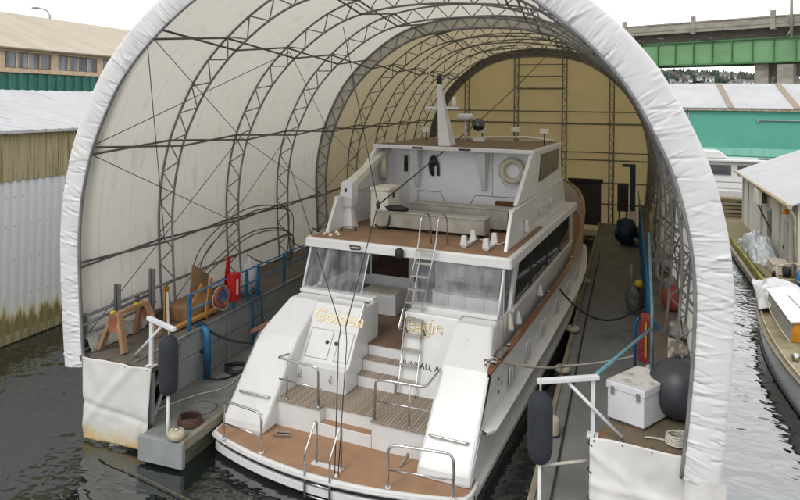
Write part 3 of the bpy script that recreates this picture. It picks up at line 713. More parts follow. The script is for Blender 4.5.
# varnished cap rail, widening to its rounded stern end
for sg in (-1, 1):
    cm = M(); st = []
    CY = [1.05, 1.15, 1.35, 1.7, 2.3]+[3+1.0*k for k in range(20)]+[22.6, 23.4, 24.2, 25, 25.7, 26.2]
    for y in CY:
        wd = .22*min(1, ((y-1.0)/.5))**.5; hb = lerp_tab(HBt, y); z = max(lerp_tab(SHt, y), 0)+.0
        if y < 1.9: z = 2.46
        st.append([(sg*(hb+.05), y, z), (sg*(hb+.06), y, z+.05), (sg*(hb+.06-wd*.75), y, z+.07), (sg*(hb+.06-wd*.75), y, z-.01), (sg*(hb+.05), y, z)])
    cm.grid(lambda u, v: st[round(v*(len(st)-1))][round(u*4)], 4, len(st)-1, False)
    cap = yb(cm, 'cap_rail', varnish)
    for y in (3.0, 8.0, 12.5): yb(M().lathe([(.05, 0), (.06, .03), (.03, .06)], (sg*3.2, y, lerp_tab(SHt, y)+.07), n=10), 'fairlead', steel, cap)
    yb(M().box(sg*3.2-.09, sg*3.2+.07, 2.05, 2.75, 2.53, 2.545), 'chock_plate', steel, cap)
yb(M().tube(fillet([(3.05, 1.45, 2.53), (3.05, 1.45, 2.62), (3.2, 1.7, 2.64), (3.2, 1.7, 2.53)], .05), .03, 8).tube([(2.98, 1.6, 2.6), (3.28, 1.6, 2.6)], .03), 'mooring_cleat', steel)
# foredeck
fd = M()
fy = [13.5+.6*k for k in range(21)]
fd.grid(lambda u, v: ((-1+2*u)*(lerp_tab(HBt, 13.5+12.4*v)-.1), 13.5+12.4*v, lerp_tab(SHt, 13.5+12.4*v)-.98), 2, 20)
yb(fd, 'foredeck', nonskid2)

# swim platform
def plat(off, grow=0):
    pts = []
    for k in range(41):
        x = -3.22+6.44*k/40; y = -.38-.62*math.cos(x/3.22*PI/2)**.8 if abs(x) < 3.21 else -.38
        pts.append((x, y))
    pts = [(-3.27, .3), (-3.29, .05), (-3.28, -.2)]+pts+[(3.28, -.2), (3.29, .05), (3.27, .3)]
    cx, cy = 0, .2
    return [(p[0]*(1-off/3.3), (p[1]-cy)*(1-off/1.2)+cy) for p in pts]+[(3.1, .56), (-3.1, .56)]
sp = yb(M().prism(plat(0), 'xy', .40, .54), 'swim_platform', gel, None, .03)
yb(M().prism(plat(.07), 'xy', .541, .552), 'platform_deck', nonskid, sp)
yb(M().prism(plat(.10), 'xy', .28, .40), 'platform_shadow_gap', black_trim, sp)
yb(M().tube([(p[0]*1.004, p[1]-.012, .46) for p in plat(0)[2:-4]], .035, 8), 'platform_rubber', mat('rim_strip', (.6, .6, .6), .4), sp)
yb(M().prism(plat(.04), 'xy', .10, .28), 'lower_lip', gel, sp, .02)

# stern: risers, teak step deck, wings, cabinets, stairs
def wing_side(sg):
    prof_ = [(-.12, .55), (-.06, .76), (1.40, 2.40), (2.45, 3.08), (3.25, 3.08), (3.25, .55)]
    xi = [1.98, 1.98, 1.98, 1.98, 1.98, 1.98]; xo = [3.2, 3.2, 3.2, 2.92, 2.92, 3.2]
    v = [(sg*a, y, z) for a, (y, z) in zip(xi, prof_)]+[(sg*a, y, z) for a, (y, z) in zip(xo, prof_)]
    n = 6
    return M().add(v, [tuple(range(n)), tuple(range(2*n-1, n-1, -1))]+[(i, i+n, (i+1) % n+n, (i+1) % n) for i in range(n)])
for sg in (-1, 1):
    wg = yb(wing_side(sg), 'stern_wing', gel, None, .075)
    yb(M().tube(fillet([(sg*2.05, .78, 1.70), (sg*2.08, .70, 1.74), (sg*2.95, .62, 1.64), (sg*3.0, .72, 1.60)], .05), .026, 8) if False else
       M().tube(fillet([(sg*2.12, .42, 1.24), (sg*2.12, .30, 1.28), (sg*3.0, .30, 1.28), (sg*3.0, .42, 1.24)], .07), .026, 8), 'grab_bar', steel, wg)
rs = M()
rs.prism([(-2.02, .5), (-.77, .5), (-.77, .72), (.62, .72), (.62, .5), (2.02, .5), (2.02, 3.2), (-2.02, 3.2)], 'xy', .54, 1.17)
riser = yb(rs, 'stern_riser', gel, None, .01)
st_ = yb(M().box(-.76, .61, .5, .73, .545, .845), 'platform_step', gel, None, .01)
yb(M().box(-.75, .60, .51, .715, .846, .853), 'step_tread', nonskid, st_)
yb(M().prism([(-2.0, .45), (-.75, .45), (-.75, .68), (.60, .68), (.60, .45), (2.0, .45), (2.0, 2.2), (-2.0, 2.2)], 'xy', 1.171, 1.205), 'teak_step_deck', teak, None, .006)
# left cabinet with two doors
lc = yb(M().prism([(1.34, 1.2), (1.34, 1.80), (1.50, 1.83), (2.33, 3.10), (3.2, 3.10), (3.2, 1.2)], 'yz', -2.0, -.53), 'transom_cabinet', gel, None, .025)
PD = Vector((0, .83, 1.27)).normalized(); PN = Vector((0, -PD.z, PD.y))
def onpanel(x, t, d=0): 
    p = Vector((x, 1.50, 1.83))+PD*t+PN*d; return tuple(p)
def rrect_panel(x0, x1, t0, t1, d0, d1):
    v = [onpanel(x, t, d) for d in (d0, d1) for t in (t0, t1) for x in (x0, x1)]
    return M().add(v, [(0, 2, 3, 1), (4, 5, 7, 6), (0, 1, 5, 4), (2, 6, 7, 3), (0, 4, 6, 2), (1, 3, 7, 5)])
for x0, x1 in ((-1.86, -1.22), (-1.0, -.62)):
    dr = yb(rrect_panel(x0, x1, .10, .82, -.005, .012), 'cabinet_door', gel, lc, .01)
    yb(M().tube([onpanel(*p, .006) for p in ((x0-.012, .09), (x1+.012, .09), (x1+.012, .83), (x0-.012, .83))], .006, 4, closed=True), 'door_seam', grey_line, lc)
    kx = x1-.1 if x0 < -1.1 else x0-.05
    yb(M().lathe([(.05, 0), (.05, .02), (.03, .03)], onpanel(kx, .52, .012), PN, 14), 'door_latch', black_trim, dr)
hk = M()
for x in (-1.85, -.95): hk.tube([(x, 1.33, 1.62), (x, 1.27, 1.60), (x, 1.27, 1.48), (x, 1.31, 1.45)], .018, 6)
yb(hk, 'cabinet_hook', steel, lc)
rc = yb(M().prism([(2.06, 1.2), (2.60, 3.10), (3.2, 3.10), (3.2, 1.2)], 'yz', .53, 2.0), 'transom_wall', gel, None, .02)
# stairs and cockpit
sw = M(); sw.box(-.52, .52, 1.97, 2.6, 1.19, 1.49); sw.box(-.52, .52, 2.27, 2.9, 1.19, 1.79); sw.box(-.52, .52, 2.57, 3.3, 1.19, 2.085)
stair = yb(sw, 'stair', gel, None, .01)
for y, z in ((1.95, 1.49), (2.25, 1.79)): yb(M().box(-.51, .51, y, y+.31, z+.001, z+.025), 'stair_tread', teak, stair)
yb(M().box(-2.86, 2.86, 3.21, 5.66, 1.9, 2.09), 'cockpit_base', gel)
yb(M().box(-.52, .52, 2.55, 3.22, 2.087, 2.115), 'sole_landing', teak2); yb(M().box(-2.85, 2.85, 3.225, 5.65, 2.091, 2.112), 'cockpit_sole', teak2)
for x in (-.56, .56):
    yb(M().tube(fillet([(x, 2.30, 2.75), (x, 2.10, 2.80), (x, 2.42, 3.25), (x, 2.62, 3.16)], .06), .022, 8).tube([(x, 2.18, 2.74), (x, 2.5, 3.2)], .014, 6), 'gate_rail', steel)
# coaming under the vinyl
for x0, x1 in ((-2.92, -.56), (.56, 2.92)): yb(M().box(x0, x1, 2.93, 3.22, 3.09, 3.20), 'coaming', gel, None, .02)
for x0, x1 in ((-1.62, -.60),): yb(M().box(x0, x1, 2.62, 2.94, 3.085, 3.15), 'coaming_step', gel, None, .02)

# saloon sides, aft bulkhead, cockpit furniture
for sg in (-1, 1):
    sd2 = M()
    sd2.box(sg*2.92-.04, sg*2.92+.04, 3.2, 14.2, 2.2, 3.04)              # below the windows
    sd2.box(sg*2.92-.04, sg*2.92+.04, 4.5, 14.2, 4.20, 4.28)
    sd2.box(sg*2.92-.045, sg*2.92+.045, 13.6, 14.2, 3.04, 4.08)
    sd2.prism([(4.05, 3.04), (4.3, 3.04), (4.95, 4.1), (4.68, 4.1)], 'yz', sg*2.92-.05, sg*2.92+.05)
    ss = yb(sd2, 'saloon_side', gel)
    yb(M().prism([(4.3, 3.05), (13.6, 3.05), (13.6, 4.20), (4.98, 4.20)], 'yz', sg*2.92-.012, sg*2.92+.012), 'saloon_window', glass_dark, ss)
    for y in (6.6, 9.0, 11.4): yb(M().box(sg*2.92-.03, sg*2.92+.03, y, y+.12, 3.05, 4.08), 'window_mullion', black_trim, ss)
    yb(M().box(sg*2.99-.05, sg*2.99+.05, 4.1, 13.8, 2.97, 3.06), 'window_sill', gel, ss, .02)
    stud = M()
    for k in range(9): stud.lathe([(.035, 0), (.035, .03), (.015, .05)], (sg*3.0, 4.4+k*1.1, 3.06), n=8)
    yb(stud, 'sill_fitting', cream_box, ss)
    for y in (4.55, 7.4): yb(M().lathe([(.11, 0), (.10, .06), (.05, .30), (.04, .34)], (sg*3.06, y, 2.55), n=10), 'deck_vent', gel, ss)
bk = yb(M().box(-2.86, 2.86, 5.7, 5.78, 2.1, 4.27), 'aft_bulkhead', gel)
yb(M().box(-2.72, -2.06, 5.68, 5.72, 3.02, 3.95), 'bulkhead_window', glass_grey, bk, .0)
yb(M().box(-1.98, -.70, 5.68, 5.72, 3.06, 3.98), 'bulkhead_window', mat('brown_tinted_glass', (.05, .028, .018), .12, col2=(.03, .018, .012)), bk)
sdr = yb(M().box(-.50, .30, 5.64, 5.70, 2.12, 4.05), 'saloon_door', gel, bk, .01)
yb(M().box(-.36, .22, 5.62, 5.65, 2.35, 3.92), 'door_glass', glass_grey, sdr)
yb(M().box(-.46, -.42, 5.58, 5.64, 3.0, 3.2), 'door_handle', black_trim, sdr)
bn = yb(M().box(-1.95, -.72, 4.75, 5.62, 2.12, 2.72), 'cockpit_bench', gel, None, .03)
yb(M().box(-1.93, -.74, 4.78, 5.60, 2.721, 2.76), 'bench_lid', cream_box, bn, .01)
set_ = yb(M().box(-2.84, -1.97, 3.3, 5.62, 2.12, 2.62), 'side_settee', gel, None, .03)
yb(M().box(-2.82, -1.99, 3.32, 5.60, 2.622, 2.76), 'settee_cushion', mat('mauve_grey_cushion', (.20, .195, .21), .8, col2=(.15, .145, .16)), set_, .04)
ct = yb(M().box(.85, 2.80, 3.75, 4.75, 2.12, 3.36), 'cockpit_counter', gel, None, .01)
yb(M().box(.83, 2.82, 3.72, 4.78, 3.361, 3.40), 'counter_top', locker_grey, ct, .01)
for x in (1.32, 1.82, 2.32): yb(M().box(x-.008, x+.008, 3.735, 3.75, 2.15, 3.32), 'counter_door_seam', grey_line, ct)
for x in (1.24, 1.74, 1.90, 2.40): yb(M().lathe([(.022, 0), (.022, .03)], (x, 3.75, 2.95), (0, -1, 0), 8), 'counter_knob', black_trim, ct)
tp = yb(M().tube(fillet([(1.55, 4.4, 3.40), (1.55, 4.4, 3.68), (1.55, 4.15, 3.68), (1.55, 4.15, 3.58)], .08), .02, 8).lathe([(.16, 0), (.18, .02)], (1.6, 4.25, 3.40)), 'sink_tap', steel, ct)

# vinyl curtains of the cockpit
def curtain(x0, x1, amp, seed):
    def fn(u, v):
        x = x0+(x1-x0)*u; y = 3.06+.46*v; z = 3.2+1.06*v
        d = amp*(noise.noise(Vector((x*3.1, v*.9, seed)))+.6*noise.noise(Vector((x*8+v*2, v*1.3, seed+4))))
        return (x, y+d, z)
    return M().grid(fn, 70, 16)
yb(curtain(-2.9, -1.02, .055, 2), 'vinyl_curtain', vinyl); yb(curtain(.55, 2.86, .04, 7), 'vinyl_curtain', vinyl)
for sg in (-1, 1):
    def fn(u, v, sg=sg):
        y = 3.08+.46*v+u*(1.15+.15*v); z = 3.08+1.18*v
        return (sg*2.9+.05*noise.noise(Vector((u*4, v*2, sg+3))), y, z)
    yb(M().grid(fn, 20, 12), 'side_curtain', vinyl_side)
    yb(M().tube([(sg*2.9, 3.05, 3.15), (sg*2.92, 3.53, 4.27)], .035, 8), 'corner_post', gel)
    if sg > 0:
        yb(M().tube([(2.95, 3.35, 2.5), (2.97, 3.3, 3.1), (2.93, 3.45, 4.2)], .022, 6), 'hanging_rope', rope_mat)
        yb(M().lathe([(.10, 0), (.09, .1), (.05, .32), (.03, .42)], (3.05, 3.75, 2.62), (-.1, .1, 1), 10), 'canvas_roll', cream_box)
for x in (-1.0, .55): yb(M().tube([(x, 3.05, 3.2), (x, 3.52, 4.26)], .02, 6), 'curtain_batten', gel)

# boat deck over the cockpit
def rdeck(g, y0, y1, r=.35):
    p = []
    for cx, a0 in ((3.14-r-g, -90), (-(3.14-r-g), 180)):
        pass
    a = 3.14-g
    for k in range(7):
        t = R(180+90*k/6); p.append((-a+r+r*math.cos(t), y0+g+r+r*math.sin(t)-.0))
    for k in range(7):
        t = R(270+90*k/6); p.append((a-r+r*math.cos(t), y0+g+r+r*math.sin(t)))
    return p+[(a, y1), (-a, y1)]
def deckmesh():
    me = M(); p = rdeck(0, 3.45, 14.2, .10); n = len(p)
    def lay(off, z, crown=0): return [(x*(1-off/3.1), (y-9)*(1-off/5.6)+9, z) for x, y in p]
    vs = lay(.06, 4.26)+lay(0, 4.29)+lay(0.02, 4.50)+lay(.06, 4.55)
    fs = [tuple(range(n-1, -1, -1)), tuple(range(3*n, 4*n))]
    for k in range(3): fs += [(k*n+i, k*n+(i+1) % n, (k+1)*n+(i+1) % n, (k+1)*n+i) for i in range(n)]
    return me.add(vs, fs)
bd = yb(deckmesh(), 'boat_deck', gel)
yb(M().prism(rdeck(.14, 3.45, 8.25, .08), 'xy', 4.551, 4.562), 'deck_covering', nonskid2, bd)
yb(M().tube(fillet([(-1.55, 3.43, 4.42), (-1.55, 3.36, 4.46), (-1.2, 3.36, 4.46), (-1.2, 3.36, 4.38), (-1.5, 3.36, 4.36), (-1.55, 3.43, 4.38)], .03), .02, 6), 'deck_handle', black_trim, bd)
yb(M().lathe([(.09, 0), (.12, .05), (.12, .22), (.05, .28)], (.02, 3.34, 4.27), n=12), 'deck_light', black_trim, bd)
# flying bridge sides
for sg in (-1, 1):
    pn = yb(M().prism([(4.15, 4.55), (4.75, 5.55), (12.6, 5.66), (13.3, 4.55)], 'yz', sg*2.78-.05, sg*2.78+.05), 'bridge_side', gel, None, .02)
    yb(M().obox((sg*2.78, 4.75, 5.56), (sg*2.78, 12.6, 5.67), .16, .05), 'side_cap', gel, pn, .01)
    yb(M().lathe([(.09, 0), (.11, .05), (.06, .28), (.06, .38)], (sg*2.90, 6.1, 4.75), n=10), 'deck_vent', gel, pn)
# pilot house
ph = yb(M().box(-2.66, 2.66, 8.25, 8.35, 4.55, 6.95), 'house_aft_wall', mat('house_white', (.86, .87, .89), .35, col2=(.80, .81, .83), scale=2))
yb(M().box(-2.6, 2.6, 8.4, 12.4, 4.56, 6.94), 'house_core', gel)
for sg in (-1, 1):
    wp = yb(M().prism([(5.35, 5.62), (7.4, 6.96), (12.2, 6.96), (12.6, 5.68)], 'yz', sg*2.73-.06, sg*2.73+.06), 'house_wing', gel, None, .02)
    yb(M().prism([(8.3, 6.0), (8.65, 6.88), (11.9, 6.88), (11.6, 6.12)], 'yz', sg*2.80-.008, sg*2.80+.02), 'house_window', mat('amber_window', (.035, .026, .014), .08, col2=(.02, .015, .01), scale=1), wp)
rf_ = yb(M().box(-2.82, 2.82, 7.35, 12.3, 6.95, 7.09), 'house_roof', gel, None, .03)
yb(M().grid(lambda u, v: ((-2.72+5.44*u), 7.45+4.75*v, 7.096+.10*math.sin(u*PI)*math.sin(v*PI)), 10, 10), 'roof_covering', mat('roof_brown', lin((128, 104, 78)), .8, col2=lin((104, 84, 62)), scale=2), rf_)
yb(M().tube([(-2.2, 11.9, 7.1), (1.5, 12.0, 7.24), (2.6, 11.95, 7.14)], .05, 8), 'roof_hose', cream_box, rf_)
dr = yb(M().box(-2.42, -1.78, 8.2, 8.25, 4.6, 6.72), 'house_door', gel, ph, .01)
yb(M().box(-1.98, -1.72 if False else -1.83, 8.18, 8.205, 6.1, 6.66), 'door_window', glass_dark, dr)
yb(M().lathe([(.03, 0), (.03, .06)], (-2.36, 8.2, 5.6), (0, -1, 0), 10), 'door_knob', steel, dr)
for x in (-1.42, 1.0):
    yb(M().add([(x-.17, 7.62, 6.95), (x+.17, 7.62, 6.95), (x+.17, 8.25, 6.95), (x-.17, 8.25, 6.95), (x-.06, 8.06, 5.62), (x+.06, 8.06, 5.62), (x+.06, 8.25, 5.62), (x-.06, 8.25, 5.62)],
               [(0, 1, 5, 4), (1, 2, 6, 5), (2, 3, 7, 6), (3, 0, 4, 7), (4, 5, 6, 7), (0, 3, 2, 1)]), 'roof_bracket', gel, ph, .02)
gv = M()
gv.tube([(-1.45, 8.235, 4.7), (-1.45, 8.235, 5.45), (-.6, 8.235, 5.45), (-.35, 8.235, 4.9)], .012, 4)
gv.tube([(.35, 8.235, 4.9), (.65, 8.235, 5.42), (2.6, 8.235, 5.42)], .012, 4); gv.tube([(1.25, 8.235, 5.42), (1.25, 8.235, 6.9)], .006, 4)
yb(gv, 'panel_seam', grey_line, ph)
lights = yb(M().box(-1.3, -.95, 7.31, 7.35, 6.99, 7.05).box(.35, .75, 7.31, 7.35, 6.99, 7.05), 'roof_light', black_trim, rf_)
yb(M().box(-.55, .2, 7.30, 7.34, 6.96, 7.02), 'roof_plate', cream_box, rf_)
seat = yb(M().box(1.35, 2.6, 7.3, 8.2, 4.57, 4.98), 'bridge_seat', gel, None, .02)
yb(M().box(1.4, 2.6, 7.32, 8.2, 4.981, 5.05).box(1.4, 2.6, 8.02, 8.22, 5.05, 5.3), 'seat_cushion', mat('brown_cushion', lin((124, 74, 52)), .7, col2=lin((96, 56, 40))), seat, .02)
# mast and antennas on the house roof
ms = yb(M().add([(-.46, 7.55, 7.08), (-.02, 7.55, 7.08), (-.02, 8.15, 7.12), (-.46, 8.15, 7.12), (-.72, 8.05, 9.2), (-.60, 8.05, 9.2), (-.60, 8.22, 9.2), (-.72, 8.22, 9.2)],
              [(0, 1, 5, 4), (1, 2, 6, 5), (2, 3, 7, 6), (3, 0, 4, 7), (4, 5, 6, 7), (0, 3, 2, 1)]), 'mast', gel, None, .03)
yb(M().lathe([(.08, 0), (.10, .05), (.10, .26), (.06, .32)], (-.66, 8.14, 9.2), n=12), 'masthead_lamp', black_trim, ms)
yb(M().box(-1.12, .10, 7.98, 8.12, 8.33, 8.42), 'crossbar', gel, ms, .01)
yb(M().tube([(-1.0, 8.05, 8.42), (-1.0, 8.05, 10.25)], .018, 6), 'whip_antenna', gel, ms)
yb(M().lathe([(.05, 0), (.08, .05), (.08, .30), (.04, .34)], (-.08, 8.05, 8.42), n=12), 'dome_antenna', gel, ms)
rd = yb(M().tube([(-.1, 9.4, 7.1), (-.1, 9.4, 7.95)], .045, 8), 'radar_post', gel)
yb(M().lathe([(.24, 0), (.30, .04), (.30, .17), (.24, .22)], (-.12, 9.4, 7.95), n=24), 'radar_dome', gel, rd)
hl = yb(M().box(.2, .6, 9.3, 9.6, 7.12, 7.32).tube([(.42, 9.45, 7.3), (.42, 9.45, 7.6)], .03), 'searchlight_base', gel)
yb(M().ball((.38, 9.4, 7.78), .24, 20, 14), 'searchlight', mat('dark_chrome', (.12, .12, .13), .12, .9, col2=(.08, .08, .08)), hl)
for x, y, z in ((-1.7, 9.6, 7.45), (.05, 11.0, 7.42), (1.55, 10.2, 7.52), (2.62, 10.0, 7.5)):
    fl_ = yb(M().box(x-.14, x+.14, y-.1, y+.1, z, z+.17), 'floodlight', cream_box, None, .01); yb(M().tube([(x, y, 7.08), (x, y, z)], .02, 6), 'stalk', black_trim, fl_)
# davit crane on the port side
dv = yb(M().lathe([(.34, 0), (.30, .1), (.16, .62), (.15, .7)], (-2.62, 5.3, 4.56), n=4), 'davit', gel, None, .02)
yb(M().add([(-2.80, 5.12, 5.22), (-2.44, 5.12, 5.22), (-2.44, 5.45, 5.22), (-2.80, 5.45, 5.22), (-2.84, 5.05, 5.55), (-2.40, 5.05, 5.55), (-2.40, 5.5, 5.6), (-2.84, 5.5, 5.6), (-2.80, 5.08, 6.0), (-2.42, 5.08, 6.0), (-2.42, 5.5, 6.08), (-2.80, 5.5, 6.08)],
           [(0, 1, 5, 4), (1, 2, 6, 5), (2, 3, 7, 6), (3, 0, 4, 7), (4, 5, 9, 8), (5, 6, 10, 9), (6, 7, 11, 10), (7, 4, 8, 11), (8, 9, 10, 11), (0, 3, 2, 1)]), 'davit_head', gel, dv, .03)
yb(M().add([(-2.76, 5.35, 5.74), (-2.44, 5.35, 5.74), (-2.44, 5.35, 6.05), (-2.76, 5.35, 6.05), (-2.70, 8.6, 6.98), (-2.50, 8.6, 6.98), (-2.50, 8.6, 7.15), (-2.70, 8.6, 7.15)],
           [(0, 1, 5, 4), (1, 2, 6, 5), (2, 3, 7, 6), (3, 0, 4, 7), (4, 5, 6, 7), (0, 3, 2, 1)]), 'davit_boom', cream_box, dv, .02)
yb(M().box(-2.66, -2.58, 5.06, 5.09, 5.66, 5.82), 'davit_switch', black_trim, dv)
# deck fittings
for cx, cy in ((1.62, 4.55), (2.28, 4.45)):
    ck = M().box(cx-.07, cx+.07, cy-.45, cy+.45, 4.57, 4.64)
    for yy in (cy-.42, cy+.42): ck.prism([(cx-.10, 4.62), (cx+.10, 4.62), (cx+.06, 4.9), (cx-.06, 4.9)], 'xz', yy-.06, yy+.06)
    yb(ck, 'dinghy_chock', gel, None, .01)
for x, y in ((-2.75, 4.2), (-2.5, 4.3), (-2.3, 4.05), (-2.7, 3.9), (-2.45, 3.85)): yb(M().lathe([(.06, 0), (.06, .03), (.03, .07)], (x, y, 4.562), n=10), 'deck_fitting', cream_box)
yb(M().tube(fillet([(-3.0, 3.7, 4.57), (-3.0, 3.7, 4.72), (-2.9, 4.4, 4.72), (-2.9, 4.4, 4.57)], .08), .02, 6).tube(fillet([(-2.5, 4.6, 4.57), (-2.5, 4.6, 4.7), (-2.1, 4.8, 4.7), (-2.1, 4.8, 4.57)], .08), .02, 6), 'deck_loop', black_trim)
yb(M().tube(catmull([(2.72, 4.85, 4.66), (2.5, 5.1, 4.6), (2.4, 4.8, 4.6), (2.0, 5.1, 4.6), (1.75, 5.2, 4.6)], 5), .02, 6), 'deck_line', cream_box)

# stainless rails on the stern
def rail(pts, r=.028, fr_=.16): return M().tube(fillet(pts, fr_, 6), r, 8)
for sg in (-1, 1):
    ym = .52
    if sg < 0: pts = [(-2.02, 1.05, 2.10), (-2.10, .62, 2.16), (-1.0, ym, 2.17), (-.84, ym, 2.12), (-.82, ym, 1.2)]
    else: pts = [(2.02, 1.25, 2.35), (1.92, .62, 2.16), (.86, ym, 2.17), (.70, ym, 2.12), (.68, ym, 1.2)]
    r_ = yb(rail(pts), 'stern_rail', steel)
    yb(M().tube([(sg*1.99, .58, 1.66), (sg*.76, ym, 1.66)], .02, 8), 'mid_rail', steel, r_)
    xp = -1.74 if sg < 0 else 1.54
    yb(M().tube([(xp, ym+.03, 1.2), (xp, ym+.03, 2.16)], .022, 8), 'rail_post', steel, r_)
    bs_ = M()
    for x in (xp, -.82 if sg < 0 else .68): bs_.lathe([(.05, 0), (.05, .03)], (x, ym+(.03 if x == xp else 0), 1.205), n=12)
    yb(bs_, 'rail_foot', steel, r_)
    a, b = (-2.74, -1.56) if sg < 0 else (1.62, 2.98)
    ya, yb_ = -.60, -.74
    if sg > 0: ya, yb_ = -.74, -.52
    r2 = yb(rail([(a, ya, .55), (a, ya, 1.46), (b, yb_, 1.46), (b, yb_, .55)], .028, .2), 'platform_rail', steel)
    yb(M().tube([(a, ya, .93), (b, yb_, .93)], .018, 8), 'low_rail', steel, r2)
    yb(M().lathe([(.06, 0), (.06, .03)], (a, ya, .553), n=12).lathe([(.06, 0), (.06, .03)], (b, yb_, .553), n=12), 'rail_foot', gel, r2)
lad = M()
for x in (-.24, .38): lad.tube(fillet([(x, -1.0, .02), (x, -1.0, .98), (x+.02, -.62, 1.5), (x+.03, -.56, 1.45), (x+.03, -.56, .56)], .05, 4), .024, 8)
sl = yb(lad, 'swim_ladder', steel)
for z in (.36, .08): yb(M().tube([(-.24, -1.0, z), (.38, -1.0, z)], .022, 8), 'ladder_rung', steel, sl)
yb(M().box(-.3, .45, -.66, -.52, .553, .575), 'ladder_hinge', gel, sl)
# boarding ladder up to the boat deck, and the lower one on the transom wall
la = M()
for x in (.45, .95):
    la.tube(fillet([(x, 2.72, 3.12), (x+.12, 3.38, 4.72), (x+.16, 3.46, 5.42), (x+.17, 3.75, 5.55), (x+.17, 4.12, 5.35), (x+.17, 4.22, 4.56)], .18, 5), .024, 8)
up_l = yb(la, 'boarding_ladder', steel)
for k in range(5):
    t = (k+.5)/5.0; y = 2.72+.66*t; z = 3.12+1.6*t; xo = .12*t
    yb(M().obox((.45+xo, y, z), (.95+xo, y, z), .10, .03), 'ladder_step', locker_grey, up_l)
ll = M()
for x in (.62, 1.10): ll.tube([(x, 2.45, 2.98), (x, 1.98, 1.30), (x, 1.92, 1.22)], .024, 8)
lol = yb(ll, 'transom_ladder', steel)
for k in range(5):
    z = 1.55+k*.36; y = 1.98+.47*(z-1.3)/1.68
    yb(M().obox((.62, y-.01, z), (1.10, y-.01, z), .09, .03), 'ladder_step', locker_grey, lol)
for x in (.62, 1.12): yb(M().tube([(x, 2.4, 2.78), (x+.06, 2.34, 2.72), (x+.07, 2.38, 2.64)], .016, 6), 'ladder_hook', black_trim, lol)
# small fittings on the platform
yb(M().obox((-1.75, -.02, .58), (-1.35, .10, .60), .06, .05).obox((-1.72, .12, .58), (-1.42, .2, .6), .05, .05), 'platform_cleat', steel, sp)
yb(M().obox((1.55, .05, .57), (1.62, .35, .72), .05, .06), 'platform_cleat', steel, sp)

# lettering
def text(body, name, size, loc, upv, material, parent, ext=.004, off=0, sx=1, rightv=(1, 0, 0), spacing=1, shear=0):
    cu = bpy.data.curves.new(name, 'FONT'); cu.body = body; cu.size = size; cu.extrude = ext; cu.offset = off; cu.align_x = 'LEFT'
    cu.space_character = spacing; cu.shear = shear
    cu.materials.append(material); ob = bpy.data.objects.new(name, cu); COL.objects.link(ob); ob.parent = parent
    u = Vector(upv).normalized(); r = Vector(rightv).normalized(); n = r.cross(u)
    mt_ = Matrix((r*sx, u, n)).transposed().to_4x4(); mt_.translation = Vector(loc)-Vector(ORG.get(parent.name, (0, 0, 0)))
    me = bpy.data.meshes.new_from_object(ob); me.name = name; bpy.data.objects.remove(ob); bpy.data.curves.remove(cu)
    if not me.materials: me.materials.append(material)
    ob = bpy.data.objects.new(name, me); COL.objects.link(ob); ob.parent = parent
    ob.matrix_local = mt_
    return ob
text('Golden', 'name_lettering', .48, onpanel(-1.94, 1.02, .004), PD, gold, lc, .002, .013, 1.0, spacing=1.06)
text('Golden', 'name_lettering', .48, onpanel(-1.94, 1.02, .009), PD, cream, lc, .002, .000, 1.0, spacing=1.06)
RD = Vector((0, .54, 1.9)).normalized(); RN = Vector((0, -RD.z, RD.y))
def onwall(x, t, d): return tuple(Vector((x, 2.06, 1.2))+RD*t+RN*d)
text('Eagle', 'name_lettering', .48, onwall(.60, 1.52, .004), RD, gold_dark, rc, .002, .014, 1.0, spacing=1.04)
text('Eagle', 'name_lettering', .48, onwall(.60, 1.52, .009), RD, cream, rc, .002, -.001, 1.0, spacing=1.04)
text('JUNEAU,', 'port_lettering', .20, onwall(.62, .66, .004), RD, ink, rc, .002, .002, 1.0, spacing=1.08)
text('AK', 'port_lettering', .20, onwall(1.50, .66, .004), RD, ink, rc, .002, .002, 1.0, spacing=1.08)
pnR = [c for c in Yt.children if c.name.startswith('bridge_side')][-1]
text('Eagle', 'name_lettering', .62, (2.845, 8.1, 4.92), (0, 0, 1), gel, pnR, .02, .01, 1.5, (0, 1, 0), 1.3)

# ------------------------------------------------------------------ loose things on the yacht
def lifering(label, c, axis, r0, material, grp=None, onb=True, rope=True):
    t = onboat('life_ring', label, 'life ring', c, grp) if onb else thing('life_ring', label, 'life ring', c, grp)
    M().torus(c, axis, r0, r0*.28, 32, 12).build('ring', material, t)
    ax = Vector(axis).normalized(); u = ax.orthogonal().normalized(); w_ = ax.cross(u)
    gl = M()
    for k in range(4):
        a0 = PI/2*k+.3; pts = []
        for j in range(9):
            a = a0+j/8*PI/2*.92; rr = r0*(1.30+.16*math.sin(j/8*PI)); pts.append(Vector(c)+(u*math.cos(a)+w_*math.sin(a))*rr-Vector((0, 0, .05*math.sin(j/8*PI))))
        gl.tube(pts, .012, 5)
    gl.build('grab_line', rope_mat, t)
    return t
lifering('white life ring hanging on the house wall right of the roof bracket', (1.95, 8.12, 6.32), (0, 1, 0), .34, ring_white, 'life rings on the yacht')
lifering('white life ring hanging inside the port wing, seen edge-on left of the door', (-2.55, 7.75, 6.25), (1, .35, 0), .34, ring_white, 'life rings on the yacht')
bx = onboat('deck_box', 'tall off-white freezer-like deck box on the boat deck by the davit', 'deck box', (-1.7, 6.1, 4.56))
M().box(-2.02, -1.40, 5.62, 6.55, 4.58, 5.72).build('body', cream_box, bx, .03)
M().box(-2.05, -1.37, 5.59, 6.58, 5.725, 5.84).build('lid', cream_box, bx, .03)
M().box(-1.36, -1.34, 5.9, 6.0, 5.5, 5.7).build('latch', black_trim, bx)
